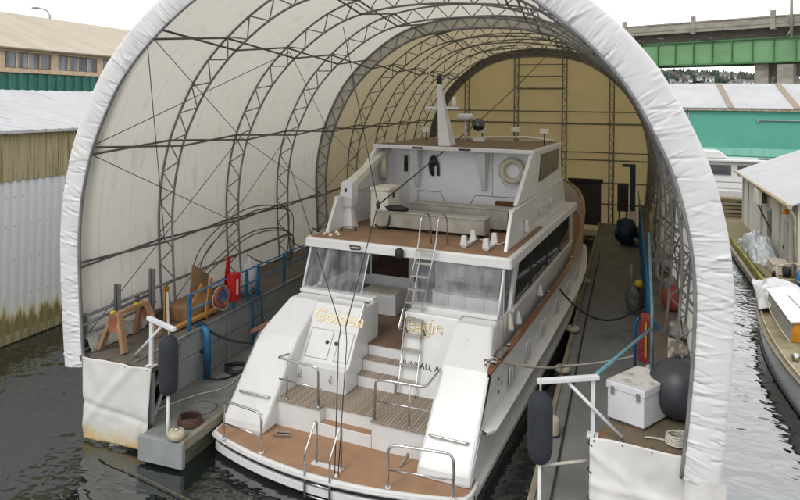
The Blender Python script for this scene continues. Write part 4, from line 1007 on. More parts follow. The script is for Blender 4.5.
for (x0, x1, y0, y1, z0, z1, lb) in ((-1.75, 1.82, 5.45, 5.98, 4.66, 5.14, 'long grey locker across the boat deck, the nearer one behind the ladder hoops'),
                                    (-1.05, 2.22, 6.55, 7.10, 4.66, 5.30, 'long grey locker across the boat deck, the farther one beside the brown seat')):
    t = onboat('deck_locker', lb, 'deck locker', ((x0+x1)/2, (y0+y1)/2, 4.56), 'grey lockers across the boat deck')
    M().box(x0, x1, y0, y1, z0, z1-.05).build('body', locker_grey, t, .015)
    M().box(x0-.02, x1+.02, y0-.02, y1+.02, z1-.045, z1).build('lid', locker_grey, t, .012)
    ft = M()
    for x in (x0+.3, (x0+x1)/2, x1-.3): ft.box(x-.1, x+.1, y0+.05, y1-.05, 4.563, z0)
    ft.build('foot', black_trim, t)
bag = M().ball((-1.15, 5.7, 5.22), (.42, .18, .09), 16, 10, .3, 3)
t = onboat('cable_bundle', 'black cable bundle lying on the near grey locker beside the white box', 'cable', (-1.1, 5.7, 5.14))
bag.build('bundle', rubber, t)
cb = M()
cb.tube(catmull([(-1.3, 5.62, 5.22), (-1.25, 5.42, 4.95), (-1.3, 5.40, 4.72), (-1.55, 5.38, 4.62), (-1.75, 5.4, 4.7)], 6), .025, 6)
cb.build('loose_end', rubber, t)
t = onboat('harness', 'black harness hanging on the white house wall in the middle', 'harness', (-.85, 8.2, 6.0))
hb_ = M()
hb_.tube(catmull([(-.95, 8.2, 6.05), (-.98, 8.16, 6.45), (-.85, 8.14, 6.68), (-.70, 8.16, 6.45), (-.68, 8.2, 6.02)], 6), [.05]*24+[.05], 8)
hb_.ball((-.84, 8.15, 6.52), (.15, .07, .16), 14, 10); hb_.tube([(-.9, 8.17, 6.4), (-.88, 8.18, 6.0)], .05, 8)
hb_.build('strap', rubber, t)

# ------------------------------------------------------------------ left walkway things
ld = thing('landing', 'grey corner landing with the sawhorse at the left shelter mouth', 'landing', (-12.2, 13.7, 0))
M().prism([(-13.6, 12.92), (-10.92, 12.92), (-10.92, 13.5), (-11.46, 14.7), (-11.58, 14.7), (-11.58, 13.02), (-13.6, 13.02)], 'xy', WZ-.15, WZ+.004).build('deck', deck_brown, ld, .01)
M().box(-11.02, -10.92, 12.95, 13.07, .66, WZ-.16).build('support_post', panel_grey, ld)
M().obox((-10.97, 13.05, .7), (-10.75, 13.4, 1.8), .07, .07).build('diagonal_brace', panel_grey, ld)
M().obox((-10.94, 13.5, WZ-.07), (-11.5, 14.7, WZ-.07), .10, .14).build('edge_channel', truss_grey, ld)

def bracket(label, px, py, ax_, ay_, bfx, bfy):
    t = thing('fender_bracket', label, 'bracket', (px, py, WZ), 'white pipe brackets holding the corner fenders')
    M().box(px-.04, px+.04, py-.04, py+.04, WZ, 3.18).build('post', white_paint, t, .008)
    M().box(px-.11, px+.11, py-.11, py+.11, WZ, WZ+.03).build('foot_plate', white_paint, t)
    M().obox((px+.10*(1 if px > ax_ else -1), py, 3.22), (ax_, ay_, 3.22), .11, .09).build('arm', white_paint, t, .012)
    M().tube([(px+(ax_-px)*.45, py+(ay_-py)*.45, 3.14), (bfx, bfy, WZ+.03)], .035, 8).build('brace', white_paint, t)
    return t
bracket('white pipe bracket at the rusty platform, arm reaching over the right fender', -.62, 13.34, -1.62, 12.72, -.08, 13.42)
bracket('white pipe bracket at the left landing, arm reaching over the left fender', -10.98, 13.0, -9.95, 12.55, -11.75, 13.3)
def fender(label, x, y, z0, z1, r, zb):
    t = thing('fender', label, 'fender', (x, y, z0), 'navy covered corner fenders')
    M().lathe([(.05, 0), (r*.55, .03), (r*.86, .12), (r, .28), (r, z1-z0-.28), (r*.86, z1-z0-.12), (r*.5, z1-z0-.03), (.05, z1-z0)], (x, y, z0), n=28).build('body', fender_blue, t)
    M().tube([(x, y, zb), (x, y, z0+.05)], .035, 8).build('pole', white_paint, t)
    M().tube([(x, y, z1-.02), (x, y, 3.15)], .02, 6).build('hanger', rope_mat, t)
    return t
fender('navy cloth covered fender hanging from the right bracket beside the yacht', -1.58, 12.86, 1.58, 2.98, .24, -.2)
fender('navy cloth covered fender hanging from the left bracket over the float corner', -10.24, 12.72, 1.58, 3.0, .225, .1)
M2 = M().tube([(-1.55, 12.9, 1.52), (-.7, 13.2, 1.62)], .03, 8)
put(M2, 'tie_bar', rope_mat, 'pale horizontal pole tying the right fender to the rusty platform', 'pole')

def wheel(label, x, y, z, r=.23, h=.16):
    t = thing('dock_bumper', label, 'dock bumper', (x, y, z), 'cream rubber bumpers along the dock edges')
    M().lathe([(.05, 0), (r*.8, .0), (r, h*.35), (r, h*.65), (r*.8, h), (.06, h)], (x, y, z), n=24).build('roller', wheel_mat, t)
    M().lathe([(.05, h), (.06, h+.03), (.02, h+.05)], (x, y, z), n=10).build('cap', steel, t)
    return t
w0 = wheel('nearest cream round bumper on the right float edge, below the mooring rope', -1.78, 19.6, .71)
for y, lb in ((23.2, 'cream round bumper on the right float edge, second of three from the camera'), (29.6, 'cream round bumper on the right float edge, farthest one, near the black cable')):
    dup(w0, (-1.78, y, .71), None, lb)
wheel('cream grooved bumper at the left float corner under the fender pole', -9.86, 12.55, .70, .2, .2)
t = thing('bollard', 'short cream cylindrical bollard on the right float edge behind the navy fender', 'bollard', (-1.66, 15.9, .66))
M().lathe([(.15, 0), (.17, .05), (.16, .36), (.12, .42)], (-1.66, 15.9, .66), n=20).build('post', wheel_mat, t)
M().lathe([(.18, 0), (.18, .05)], (-1.66, 15.9, .655), n=20).build('base', rubber, t)

# sawhorse
t = thing('sawhorse', 'brown wooden sawhorse with red gusset boards on the left landing', 'sawhorse', (-12.5, 14.0, WZ))
M().obox((-12.52, 13.40, 2.98), (-12.52, 14.62, 2.98), .12, .10).build('beam', brown_wood, t, .008)
for sx, y0, y1 in ((-1, 13.5, 13.36), (1, 13.5, 13.36), (-1, 14.5, 14.66), (1, 14.5, 14.66)):
    M().obox((-12.52+sx*.07, y0, 3.02), (-12.52+sx*.40, y1, WZ+.02), .10, .17, (0, 1, 0)).build('leg', brown_wood, t, .008)
for y in (13.40, 14.55):
    M().prism([(-12.62, 2.98), (-12.42, 2.98), (-12.28, 2.55), (-12.76, 2.55)], 'xz', y-.02, y+.02).build('gusset', reddish, t)
M().box(-12.60, -12.50, 13.36, 13.46, 3.035, 3.09).build('clamp', yellow_paint, t)
M().box(-12.55, -12.45, 14.15, 14.25, 3.035, 3.09).build('clamp', yellow_paint, t)

# plywood box and lumber
t = thing('plywood_crate', 'worn brown plywood crate with a tilted back board on the left walkway', 'crate', (-12.6, 16.5, WZ))
M().add([(-13.0, 15.9, WZ), (-12.05, 15.9, WZ), (-12.05, 17.3, WZ), (-13.0, 17.3, WZ), (-13.0, 15.9, 2.42), (-12.05, 15.9, 2.42), (-12.05, 17.3, 2.46), (-13.0, 17.3, 2.46)],
        [(0, 1, 5, 4), (1, 2, 6, 5), (2, 3, 7, 6), (3, 0, 4, 7), (4, 5, 6, 7), (0, 3, 2, 1)]).build('box', brown_wood, t, .01)
M().obox((-12.6, 17.0, 2.44), (-12.85, 17.45, 3.15), .95, .04, (1, 0, 0)).build('back_board', brown_wood, t)
t = thing('seat_board', 'orange brown plywood seat panel leaning upright behind the sawhorse', 'board', (-12.7, 15.7, WZ))
M().obox((-12.75, 15.72, WZ+.02), (-12.95, 15.95, 3.02), .62, .035, (1, .5, 0)).build('panel', orange_wood, t, .01)
M().obox((-12.55, 15.55, WZ+.02), (-12.80, 15.8, 2.9), .07, .05).build('rib', cream_box, t)
put(M().obox((-12.0, 15.0, 2.14), (-11.85, 17.0, 2.2), .16, .09), 'plank', orange_wood, 'orange timber plank lying along the edge of the left walkway', 'plank', 'orange planks on the left walkway', .005)
put(M().obox((-11.85, 16.35, WZ+.02), (-12.05, 16.9, 3.1), .15, .05, (1, 0, 0)), 'plank', orange_wood, 'orange timber plank standing tilted against the blue handrail post', 'plank', 'orange planks on the left walkway', .005)
put(M().obox((-12.2, 16.2, 2.47), (-12.12, 16.55, 3.0), .15, .05, (1, 0, 0)), 'plank', orange_wood, 'short orange timber plank standing tilted on the plywood crate', 'plank', 'orange planks on the left walkway', .005)
def channel(label, x, y, h):
    t = thing('steel_channel', label, 'steel channel', (x, y, WZ), 'upright steel channels by the left wall')
    for dx in (-.06, .06): M().box(x+dx-.035, x+dx+.035, y-.03, y+.03, WZ, WZ+h).build('upright', truss_grey, t)
    M().box(x-.14, x+.14, y-.08, y+.08, WZ, WZ+.03).build('foot', truss_grey, t)
channel('pair of bare steel channels standing behind the sawhorse', -13.05, 14.1, 1.5)
channel('pair of bare steel channels standing behind the leaning seat panel', -13.05, 15.45, 1.6)
pp = thing('pipe_rack', 'stack of long grey pipes along the foot of the left fabric wall', 'pipe rack', (-13.4, 16, WZ))
for k, (x, z, y1) in enumerate(((-13.28, 2.75, 15.6), (-13.30, 2.45, 15.9), (-13.2, 2.15, 16.2), (-13.0, 2.09, 15.4), (-13.38, 2.2, 19.5), (-13.34, 2.95, 24.0))):
    M().tube([(x, 13.0+.05*k, z-.05), (x, y1, z+.08)], .045, 8).build('pipe', truss_grey, pp)
for y in (13.3, 15.2): M().box(-13.42, -13.34, y, y+.08, WZ, 2.95).build('rack_post', truss_grey, pp)
lumps = M()
lm = M().grid(lambda u, v: (-13.35+.42*v+.05*noise.noise(Vector((u*9, v*3, 2))), 13.1+2.3*u, WZ+.03+(.34*math.sin(v*PI)+.14*abs(noise.noise(Vector((u*11, v*5, 3)))))*(.5+.5*abs(math.sin(u*7+1)))), 60, 14)
put(lm, 'plastic_sheeting', debris_mat, 'crumpled pale plastic sheeting heaped behind the sawhorse', 'sheeting')

# blue handrail, ladder, cabinet, life ring, pump pipe
hr = thing('handrail', 'dark blue steel handrail along the edge of the left raised walkway', 'handrail', (-11.6, 25, WZ), 'blue handrails in the shelter')
for z in (3.08, 2.62): M().tube([(-11.62, 15.3, z), (-11.62, 44.5, z)], .026, 8).build('top_rail' if z > 3 else 'mid_rail', blue_paint, hr)
for y in [15.3, 17.45, 18.2, 18.9]+[20.6+1.9*k for k in range(13)]:
    M().box(-11.66, -11.58, y-.04, y+.04, WZ, 3.11).build('post', blue_paint, hr)
ldr = thing('dock_ladder', 'blue curved top ladder from the left float up to the raised walkway', 'ladder', (-11.42, 18.5, .66))
for y in (18.2, 18.75):
    M().tube(fillet([(-11.9, y, 2.32), (-11.40, y, 2.36), (-11.36, y, .68)], .16, 5), .028, 8).build('stile', blue_paint, ldr)
for k in range(5): M().tube([(-11.38, 18.2, .95+.3*k), (-11.38, 18.75, .95+.3*k)], .02, 6).build('rung', blue_paint, ldr)
fc = thing('fire_cabinet', 'red fire extinguisher cabinet with a white stripe on the left blue handrail', 'fire cabinet', (-11.5, 17.15, 2.4))
M().box(-11.56, -11.30, 16.98, 17.34, 2.42, 3.22).build('case', red_paint, fc, .02)
M().box(-11.298, -11.285, 17.12, 17.20, 2.62, 3.08).build('stripe', cream, fc)
M().box(-11.56, -11.34, 16.96, 17.36, 3.221, 3.25).build('hood', red_paint, fc)
put(M().obox((-11.66, 17.1, 2.9), (-11.60, 17.15, 3.75), .20, .03, (1, 0, 0)), 'red_flag', red_paint, 'narrow red marker board sticking up behind the fire cabinet', 'marker')
lr = lifering('faded red life ring with rope hanging on the left blue handrail beside the fire cabinet', (-11.44, 16.55, 2.70), (1, -.15, .12), .25, ring_red, None, False)
M().tube(catmull([(-11.40, 16.4, 2.9), (-11.36, 16.6, 2.75), (-11.40, 16.5, 2.55), (-11.36, 16.7, 2.65), (-11.40, 16.62, 2.95), (-11.42, 16.5, 3.05)], 6), .022, 6).build('rope_tail', blue_paint, lr)
sp2 = thing('standpipe', 'thick blue standpipe with an elbow on the left float', 'pipe', (-11.2, 15.6, FZ))
M().tube(fillet([(-11.25, 15.62, FZ), (-11.25, 15.62, 2.02), (-11.7, 15.8, 2.06)], .22, 6), .10, 16).build('riser_pipe', blue_paint, sp2)
M().lathe([(.14, 0), (.14, .10)], (-11.47, 15.71, 2.04), (-.93, .36, .03), 16).build('flange', dark_blue, sp2)
M().lathe([(.115, 0), (.115, .04)], (-11.25, 15.62, 1.15), n=16).build('joint_band', dark_blue, sp2)
M().lathe([(.05, 0), (.06, .02), (.05, .2)], (-11.25, 15.62, 1.4), (-1, 0, 0), 10).build('valve', dark_blue, sp2)
hs_ = M(); pts = []
for k in range(90):
    a = k/90*2*PI*4.6; rr = .30-.045*math.sin(k*.9)*.3+.02*math.sin(a*.7); pts.append((-10.75+rr*1.15*math.cos(a), 16.4+rr*math.sin(a), FZ+.035+.11*k/90))
pts += [(-10.6, 16.1, FZ+.05), (-10.9, 15.6, FZ+.04), (-11.13, 15.45, FZ+.2), (-11.2, 15.48, 1.3)]
put(hs_.tube(catmull(pts, 2), .028, 6), 'hose_coil', rubber, 'black hose coiled on the left float beside the blue standpipe', 'hose')
put(M().tube(sag((-11.62, 15.7, 2.15), b2w(-3.22, 4.0, 2.2), .75), .035, 8), 'shore_cable', rubber, 'black shore power cable drooping from the blue standpipe to the yacht', 'cable', 'black shore cables')
put(M().tube(sag(b2w(3.28, 9.6, 2.2), (.45, 23.5, 1.75), .75), .035, 8), 'shore_cable', rubber, 'black shore power cable drooping across the right float to the wrapped pump', 'cable', 'black shore cables')
mr = M().tube(sag((-3.0+.02, 15.05, 2.62), (-1.75, 19.5, .9), .12), .03, 6); mr.tube(sag((-1.75, 19.5, .92), (.25, 20.3, 1.2), .05), .025, 6)
put(mr, 'mooring_rope', rope_mat, 'white mooring rope from the yacht cap rail to the cream bumper', 'rope')
put(M().torus((-10.35, 14.1, FZ+.018), (0, 0, 1), .40, .03, 28, 6), 'hatch_ring', concrete, 'pale oval hatch ring set flat on the left float', 'hatch')
# folded canopy frame, white jug and loose hoses at the wall
cf = thing('canopy_frame', 'folded bronze tube canopy frame leaning on the left fabric wall', 'canopy frame', (-12.7, 19, WZ))
for dx, dz, dy in ((0, 0, 0), (.06, -.14, .25), (.1, -.85, .0), (.14, -.95, .15)):
    M().tube(catmull([(-12.95+dx, 17.2+dy, 2.2), (-12.9+dx, 17.15+dy, 3.3+dz*.6), (-12.75+dx, 17.7+dy, 4.12+dz), (-12.7+dx, 19.6+dy, 4.72+dz), (-12.7+dx, 21.6+dy, 4.6+dz), (-12.75+dx, 22.9+dy, 4.1+dz), (-12.85+dx, 23.0+dy, 2.2)], 8), .022, 6).build('bow', olive_wood, cf)
t = thing('sail_bag', 'upright white plastic bag bundle behind the left blue handrail', 'bag', (-12.05, 19.1, WZ))
M().ball((-12.05, 19.0, 2.62), (.26, .30, .58), 18, 14, .35, 5).build('bundle', tarp_white, t)
M().ball((-12.0, 18.75, 2.32), (.22, .26, .28), 14, 10, .4, 8).build('lower_bundle', debris_mat, t)
for k, (y, z, d) in enumerate(((21.5, 2.7, .4), (24.6, 2.7, .5), (26.6, 2.8, .4))):
    put(M().tube(sag((-13.1, y-1.0, z+.25), (-12.5, y+1.3, z), d), .022, 6), 'loose_hose', rubber, 'dark hoses drooping along the left shelter wall behind the handrail', 'hose', 'hoses along the left wall')
for y in (25.5, 29, 33, 37):
    put(M().ball((-12.4, y, WZ+.35), (.45, .55, .42), 16, 10, .5, y), 'stored_bundle', debris_mat, 'dusty wrapped bundles stored on the left walkway beyond the yacht', 'bundle', 'bundles on the left walkway')

t = thing('hose_coil', 'dark reddish hose coil lying on the left float behind the navy fender', 'hose', (-10.05, 13.25, FZ))
M().tube([p for k in range(120) for p in [(-10.05+(.30-.0004*k)*math.cos(k*.30), 13.3+(.28-.0005*k)*math.sin(k*.30), FZ+.03+.0016*k)]], .026, 6).build('coil', mat('red_brown_hose', (.10, .045, .035), .6, col2=(.06, .03, .025)), t)
put(M().tube(catmull([(-11.3, 13.6, FZ+.02), (-10.9, 14.6, FZ+.02), (-10.4, 15.4, FZ+.02), (-10.6, 17.0, FZ+.02), (-10.3, 19.5, FZ+.02)], 8), .016, 6), 'loose_line', rope_mat, 'thin pale line lying loose along the left float', 'rope')
tl = [o for o in bpy.data.objects if o.name == 'tarpaulin'][0]; tr2 = [o for o in bpy.data.objects if o.name == 'tarpaulin.001'][0]
for k in range(4):
    u = .04+.3*k; p = tarp_l(min(u, .96), .02); M().tube([(p[0], p[1]-.02, p[2]-.02), (p[0]+.02, p[1]+.04, p[2]+.05), (p[0], p[1]+.16, p[2]+.02)], .012, 5).build('tie_cord', rubber, tl)
    p = tarp_r(min(u, .96), .02); M().tube([(p[0], p[1]-.02, p[2]-.02), (p[0]+.02, p[1]+.04, p[2]+.05), (p[0], p[1]+.16, p[2]+.02)], .012, 5).build('tie_cord', rubber, tr2)
    p = tarp_r(.01, .06+.22*k); M().tube([(p[0]+.03, p[1]-.02, p[2]), (p[0]-.05, p[1]+.02, p[2]+.03), (p[0]-.04, p[1]+.14, p[2]+.02)], .012, 5).build('tie_cord', rubber, tr2)

# ------------------------------------------------------------------ right side things
t = thing('dock_box', 'white fibreglass dock box with rust stained lid on the front platform', 'dock box', (.25, 14.2, WZ), rotz=0)
bxr = M(); c0 = Vector((.33, 13.84, 0)); e1 = Vector((-.70, .30, 0)); e2 = Vector((.60, .95, 0))
def quad(g, z0, z1, m_):
    p = [c0-e1.normalized()*g-e2.normalized()*g, c0+e1+e1.normalized()*g-e2.normalized()*g, c0+e1+e2+(e1.normalized()+e2.normalized())*g, c0+e2-e1.normalized()*g+e2.normalized()*g]
    vs = [(q.x, q.y, z0) for q in p]+[(q.x, q.y, z1) for q in p]
    return m_.add(vs, [(0, 3, 2, 1), (4, 5, 6, 7), (0, 1, 5, 4), (1, 2, 6, 5), (2, 3, 7, 6), (3, 0, 4, 7)])
quad(0, WZ+.06, 2.72, M()).build('body', boxwhite, t, .015)
quad(.025, 2.722, 2.88, M()).build('lid', boxwhite, t, .02)
quad(.012, 2.881, 2.886, M()).build('lid_top', boxlid, t)
quad(-.05, WZ+.004, WZ+.06, M()).build('plinth', algae_edge, t)
for f_ in (.14, .84):
    q = c0+e1*f_-e2.normalized()*.03
    M().box(q.x-.035, q.x+.035, q.y-.03, q.y+.02, 2.64, 2.80).build('latch', steel, t)
t = thing('ball_fender', 'large scuffed black ball fender beside the white dock box', 'ball fender', (1.0, 14.75, WZ))
M().ball((1.02, 14.75, 2.66), .61, 32, 22).build('ball', ball_rubber, t)
M().lathe([(.07, 0), (.06, .04), (.03, .06)], (1.02, 14.9, 3.25), n=12).build('eye', rubber, t)
rc_ = M()
for k in range(5): rc_.torus((.93+.02*k, 13.55+.015*(k % 2), WZ+.05+.035*k), (.1*(k-2), .06, 1), .20-.012*k, .022, 24, 6)
t = thing('rope_coil', 'coil of pale rope with a loose end on the front platform', 'rope', (.93, 13.55, WZ))
M().tube([p for k in range(64) for p in [(.93+(.22-.0006*k)*math.cos(k*.52), 13.55+(.20-.0006*k)*math.sin(k*.52), WZ+.03+.003*k)]], .02, 6).build('coil', rope_mat, t)
M().tube(catmull([(.72, 13.6, WZ+.03), (.5, 13.62, WZ+.03), (.35, 13.58, WZ+.03)], 4), .02, 6).build('loose_end', rope_mat, t)
put(M().tube([(1.02, 13.2, 1.98), (1.0, 13.12, 1.86), (.9, 13.1, 1.8)], .04, 8).tube([(1.02, 13.2, 1.95), (.96, 13.1, 1.98)], .03, 6), 'shackle', steel, 'steel shackle at the top right corner of the right tarpaulin', 'shackle')

hr2 = thing('handrail', 'pale blue pipe handrail from the right bracket back along the right ledge', 'handrail', (.6, 20, FZ), 'blue handrails in the shelter')
M().tube([(-.60, 13.36, 3.22), (.62, 18.6, 2.62)], .04, 8).build('sloping_rail', teal_paint, hr2)
M().tube([(.62, 18.6, FZ), (.62, 18.6, 3.1), (.60, 21.5, 4.6)], .04, 8).build('tall_post', teal_paint, hr2)
M().tube([(.60, 21.5, 3.0), (.58, 44, 3.0)], .03, 8).build('far_rail', blue_paint, hr2)
for y in (21.5, 24.5, 28, 32, 36, 40): M().box(.56, .64, y-.04, y+.04, FZ, 3.03).build('post', blue_paint, hr2)
t = thing('hose_rack', 'red canvas covered hose rack on a blue frame against the right handrail', 'hose rack', (.5, 20.0, FZ))
M().add([(.30, 20.0, 1.15), (.72, 20.0, 1.10), (.72, 20.35, 1.1), (.30, 20.35, 1.15), (.36, 20.02, 2.45), (.66, 20.02, 2.45), (.66, 20.3, 2.5), (.36, 20.3, 2.5)],
        [(0, 1, 5, 4), (1, 2, 6, 5), (2, 3, 7, 6), (3, 0, 4, 7), (4, 5, 6, 7), (0, 3, 2, 1)]).build('cover', red_hose, t, .04)
M().box(.48, .53, 19.96, 20.01, 1.3, 2.3).build('hose_fold', yellow_paint, t)
for x in (.22, .80): M().tube(fillet([(x, 20.2, FZ), (x, 20.2, 2.2), (x+(.1 if x < .5 else -.1), 20.2, 2.35)], .1), .04, 8).build('frame_tube', blue_paint, t)
M().ball((.6, 19.95, .9), (.16, .14, .22), 14, 10, .3, 2).build('hose_end', cream_box, t)
t = thing('wrapped_pump', 'grey plastic wrapped pump with a yellow cap standing on the right float', 'pump', (.25, 26.2, FZ))
M().ball((.27, 26.2, 1.15), (.32, .32, .56), 20, 16, .5, 4).build('wrapped_body', sheet_grey, t)
M().lathe([(.16, 0), (.18, .08), (.10, .22)], (.40, 26.1, 1.72), n=14).build('cap', yellow_paint, t)
M().tube([(.15, 26.2, 1.3), (.12, 26.2, 2.5)], .05, 8).build('stem', truss_grey, t)
t = thing('hoist_column', 'tall dark blue hoist column at the far end of the right float', 'hoist column', (.2, 38.5, FZ))
M().box(.06, .36, 38.4, 38.7, FZ, 5.2).build('column', dark_blue, t, .02)
M().box(-.2, .6, 38.2, 38.9, FZ, .8).build('base', dark_blue, t)
M().box(-.35, .06, 38.45, 38.6, 5.05, 5.2).build('arm', dark_blue, t)
M().box(.10, .42, 38.28, 38.4, 1.0, 2.6).build('motor', cream_box, t, .03)
t = thing('control_cabinet', 'dark steel control cabinet beside the blue hoist column', 'cabinet', (-.35, 40.2, FZ))
M().box(-.62, .0, 40.0, 40.5, 2.3, 3.9).build('case', dark_panel, t, .02)
M().box(-.55, -.45, 40.2, 40.3, FZ, 2.3).build('leg', dark_panel, t); M().box(-.15, -.05, 40.2, 40.3, FZ, 2.3).build('leg', dark_panel, t)
M().box(-.5, -.1, 39.97, 40.0, 2.5, 3.7).build('door', black_trim, t)
put(M().ball((-.1, 38.4, 1.45), (.55, .5, .75), 16, 12, .5, 6), 'covered_winch', dark_blue, 'dark blue cloth covered winch in front of the control cabinet', 'winch')
put(M().box(-3.1, -1.75, 41.5, 43.0, .48, .86), 'far_float', cream_box, 'pale topped float block between the yacht bow and the right float', 'float', None, .03)
t = thing('buoy', 'orange red round buoy on a shelf among the right wall trusses', 'buoy', (1.35, 22.3, WZ))
M().ball((1.35, 22.3, 2.42), (.36, .36, .38), 22, 16).build('ball', orange_buoy, t)
M().lathe([(.08, 0), (.05, .10)], (1.35, 22.3, 2.78), n=10).build('eye', orange_buoy, t)
for k, (x, y, z, h, wd, lb) in enumerate(((1.05, 25.5, 2.1, 1.5, .5, 'dusty white plastic sheet hanging on the right wall trusses, nearer one'), (1.0, 29.5, 2.3, 2.0, .7, 'dusty white plastic sheet hanging on the right wall trusses, farther one'))):
    def fn(u, v, x=x, y=y, z=z, h=h, wd=wd): return (x+.18*noise.noise(Vector((u*3, v*3, y))), y+wd*2*u+.1*noise.noise(Vector((u*4, v*4, y+3))), z+h*v)
    put(M().grid(fn, 24, 24), 'hanging_sheet', debris_mat, lb, 'plastic sheet', 'sheets hanging on the right wall', solid=.01)
put(M().grid(lambda u, v: (.98+.5*u, 17.8+.5*u+.12*noise.noise(Vector((u*4, v*4, 2))), WZ+.04+.62*v-.35*u*v+.05*noise.noise(Vector((u*5, v*5, 7)))), 18, 18), 'paper_sack', paper_mat, 'stained paper sack leaning among the right wall trusses behind the ball fender', 'sack', solid=.015)
for k, (x, y, z, r) in enumerate(((1.35, 19.6, 2.2, .26), (1.4, 24.2, 2.25, .3), (1.3, 27.5, 2.3, .35), (1.35, 33, 2.4, .45))):
    put(M().ball((x, y, z+.1), (r, r*1.4, r*.9), 14, 10, .5, k+20), 'stored_bundle', debris_mat, 'dusty wrapped bundles stored on the ledge under the right wall trusses', 'bundle', 'bundles on the right ledge')
put(M().obox((.62, 17.2, WZ-.5), (1.25, 18.9, WZ+.1), .12, .04), 'plank', brown_wood, 'brown plank sloping from the right ledge behind the dock box', 'plank')
put(M().tube([(-1.40, 11.3, .69), (-1.42, 22, .69), (-1.40, 36, .69)], .025, 6), 'water_hose', rubber, 'dark hose lying straight along the right float edge', 'hose')

# bridle wires over the yacht
br = thing('bridle_wire', 'thin dark bridle wires from the roof trusses down to the swim platform', 'wire', b2w(.5, -.85, .55))
j1 = Vector((-6.31, 14.0, 3.24)); j2 = Vector((-6.24, 16.0, 5.85)); bt = Vector(b2w(.46, -.86, .56))
for dx in (-.06, .07): M().tube([bt+Vector((dx*.6, 0, 0)), bt.lerp(j1, .9)+Vector((dx*1.6, 0, 0)), j1+Vector((dx, 0, .0))], .012, 5).build('lower_wire', cable_dark, br)
M().tube([j1-Vector((.06, 0, 0)), (-13.2, 23.74, 5.96)], .014, 5).build('port_wire', cable_dark, br)
M().tube([j1+Vector((.06, 0, 0)), j2], .014, 5).build('tie_wire', cable_dark, br)
M().tube([j2, (-9.2, 20.16, 11.1)], .014, 5).build('roof_wire', cable_dark, br)
M().tube(sag(j2, (-5.5, YR, 11.7), .25), .022, 5).build('long_line', cable_dark, br)
M().ball(tuple(j2), (.06, .06, .12), 10, 8).build('knot', cable_dark, br); M().lathe([(.05, 0), (.03, .06)], tuple(bt), n=10).build('eye', gel, br)
put(M().tube(sag((-11.9, 12.3, .05), (-5.6, 10.9, .04), .0), .016, 5), 'stern_line', mat('yellow_line', lin((96, 96, 66)), .8), 'thin yellowish line floating on the dark water behind the swim platform', 'rope')

# ------------------------------------------------------------------ left buildings
lb_ = thing('boathouse', 'long boathouse with corrugated white siding and a mossy band above the water', 'boathouse', (-25, 25, 0))
cs = M(); y = 6.0; k = 0; row = []
while y < 46:
    row.append((-20.2+(.0 if k % 4 in (0, 1) else -.06), y)); y += (.12 if k % 2 == 0 else .05); k += 1
n = len(row); cs.add([(x, y, .12) for x, y in row]+[(x, y, 5.7) for x, y in row], [(i, i+1, n+i+1, n+i) for i in range(n-1)])
cs.build('siding', siding, lb_)
M().box(-20.5, -20.27, 6, 46, 0.0, 7.4).build('back_wall', siding, lb_)
M().box(-20.32, -20.22, 6, 46, .05, .35).build('skirt_board', moss_sid, lb_)
ms_ = M(); row2 = [(-20.17+.02*math.sin(i*1.7)+.012*math.sin(i*.61), 6+40*i/400) for i in range(401)]
ms_.add([(x, y, 5.68) for x, y in row2]+[(x-.05, y, 7.38) for x, y in row2], [(i, i+1, 402+i, 401+i) for i in range(400)])
ms_.build('mossy_band', moss_sid, lb_)
bl = M()
for z in (1.6, 2.9, 4.1, 5.1):
    for i in range(0, 110): bl.lathe([(.02, 0), (.01, .02)], (-20.195, 6.06+i*.34, z), (1, 0, 0), 5)
tag(bl.build('siding_screws', grey_line, lb_), kind='stuff')
rfm = M()
ry = 6.0; k = 0; rows = []
while ry < 46.2: rows.append((ry, .03 if k % 4 == 0 else 0)); ry += .15; k += 1
n = len(rows)
rfm.add([(-20.0, y, 7.42+h) for y, h in rows]+[(-31, y, 8.95+h) for y, h in rows], [(i, i+1, n+i+1, n+i) for i in range(n-1)])
rfm.build('roof', roof_white, lb_, 0, .03)
M().box(-20.08, -19.96, 6, 46, 7.34, 7.44).build('gutter', roof_white, lb_)
M().prism([(-20.4, 7.38), (-31, 8.9), (-41, 7.38), (-41, 0), (-20.4, 0)], 'xz', 45.6, 45.8).build('gable_wall', siding, lb_)

curtain_glass = mat('curtained_glass', (.30, .31, .33), .3, col2=(.09, .095, .10), scale=.5, stretch=(1, 3, .3), spread=.2)
gb = thing('warehouse', 'dark green warehouse with a clerestory window band and a tan roof', 'warehouse', (-52, 50, 0))
gs = M(); y = 20; k = 0; row = []
while y < 85: row.append((-45+(0 if k % 4 in (0, 1) else -.12), y)); y += (.35 if k % 2 == 0 else .1); k += 1
n = len(row); gs.add([(x, y, 0) for x, y in row]+[(x, y, 10.55) for x, y in row], [(i, i+1, n+i+1, n+i) for i in range(n-1)])
gs.build('green_siding', green_sid, gb)
M().box(-45.6, -45.15, 20, 85, 0, 12.3).build('wall', trim_tan, gb)
M().box(-45.15, -44.9, 20, 85, 10.5, 10.85).build('sill_board', trim_tan, gb); M().box(-45.15, -44.8, 20, 85, 12.1, 12.4).build('eave_board', trim_tan, gb)
for k in range(13):
    y0 = 22+k*4.9
    wn_ = M().box(-45.1, -45.02, y0, y0+4.2, 10.9, 12.05).build('window', curtain_glass, gb)
    for j in range(1, 4): M().box(-45.06, -44.95, y0+j*1.05-.05, y0+j*1.05+.05, 10.9, 12.05).build('mullion', trim_tan, wn_)
    M().box(-45.08, -44.93, y0+4.2, y0+4.9, 10.86, 12.1).build('pier', trim_tan, gb)
rm = M()
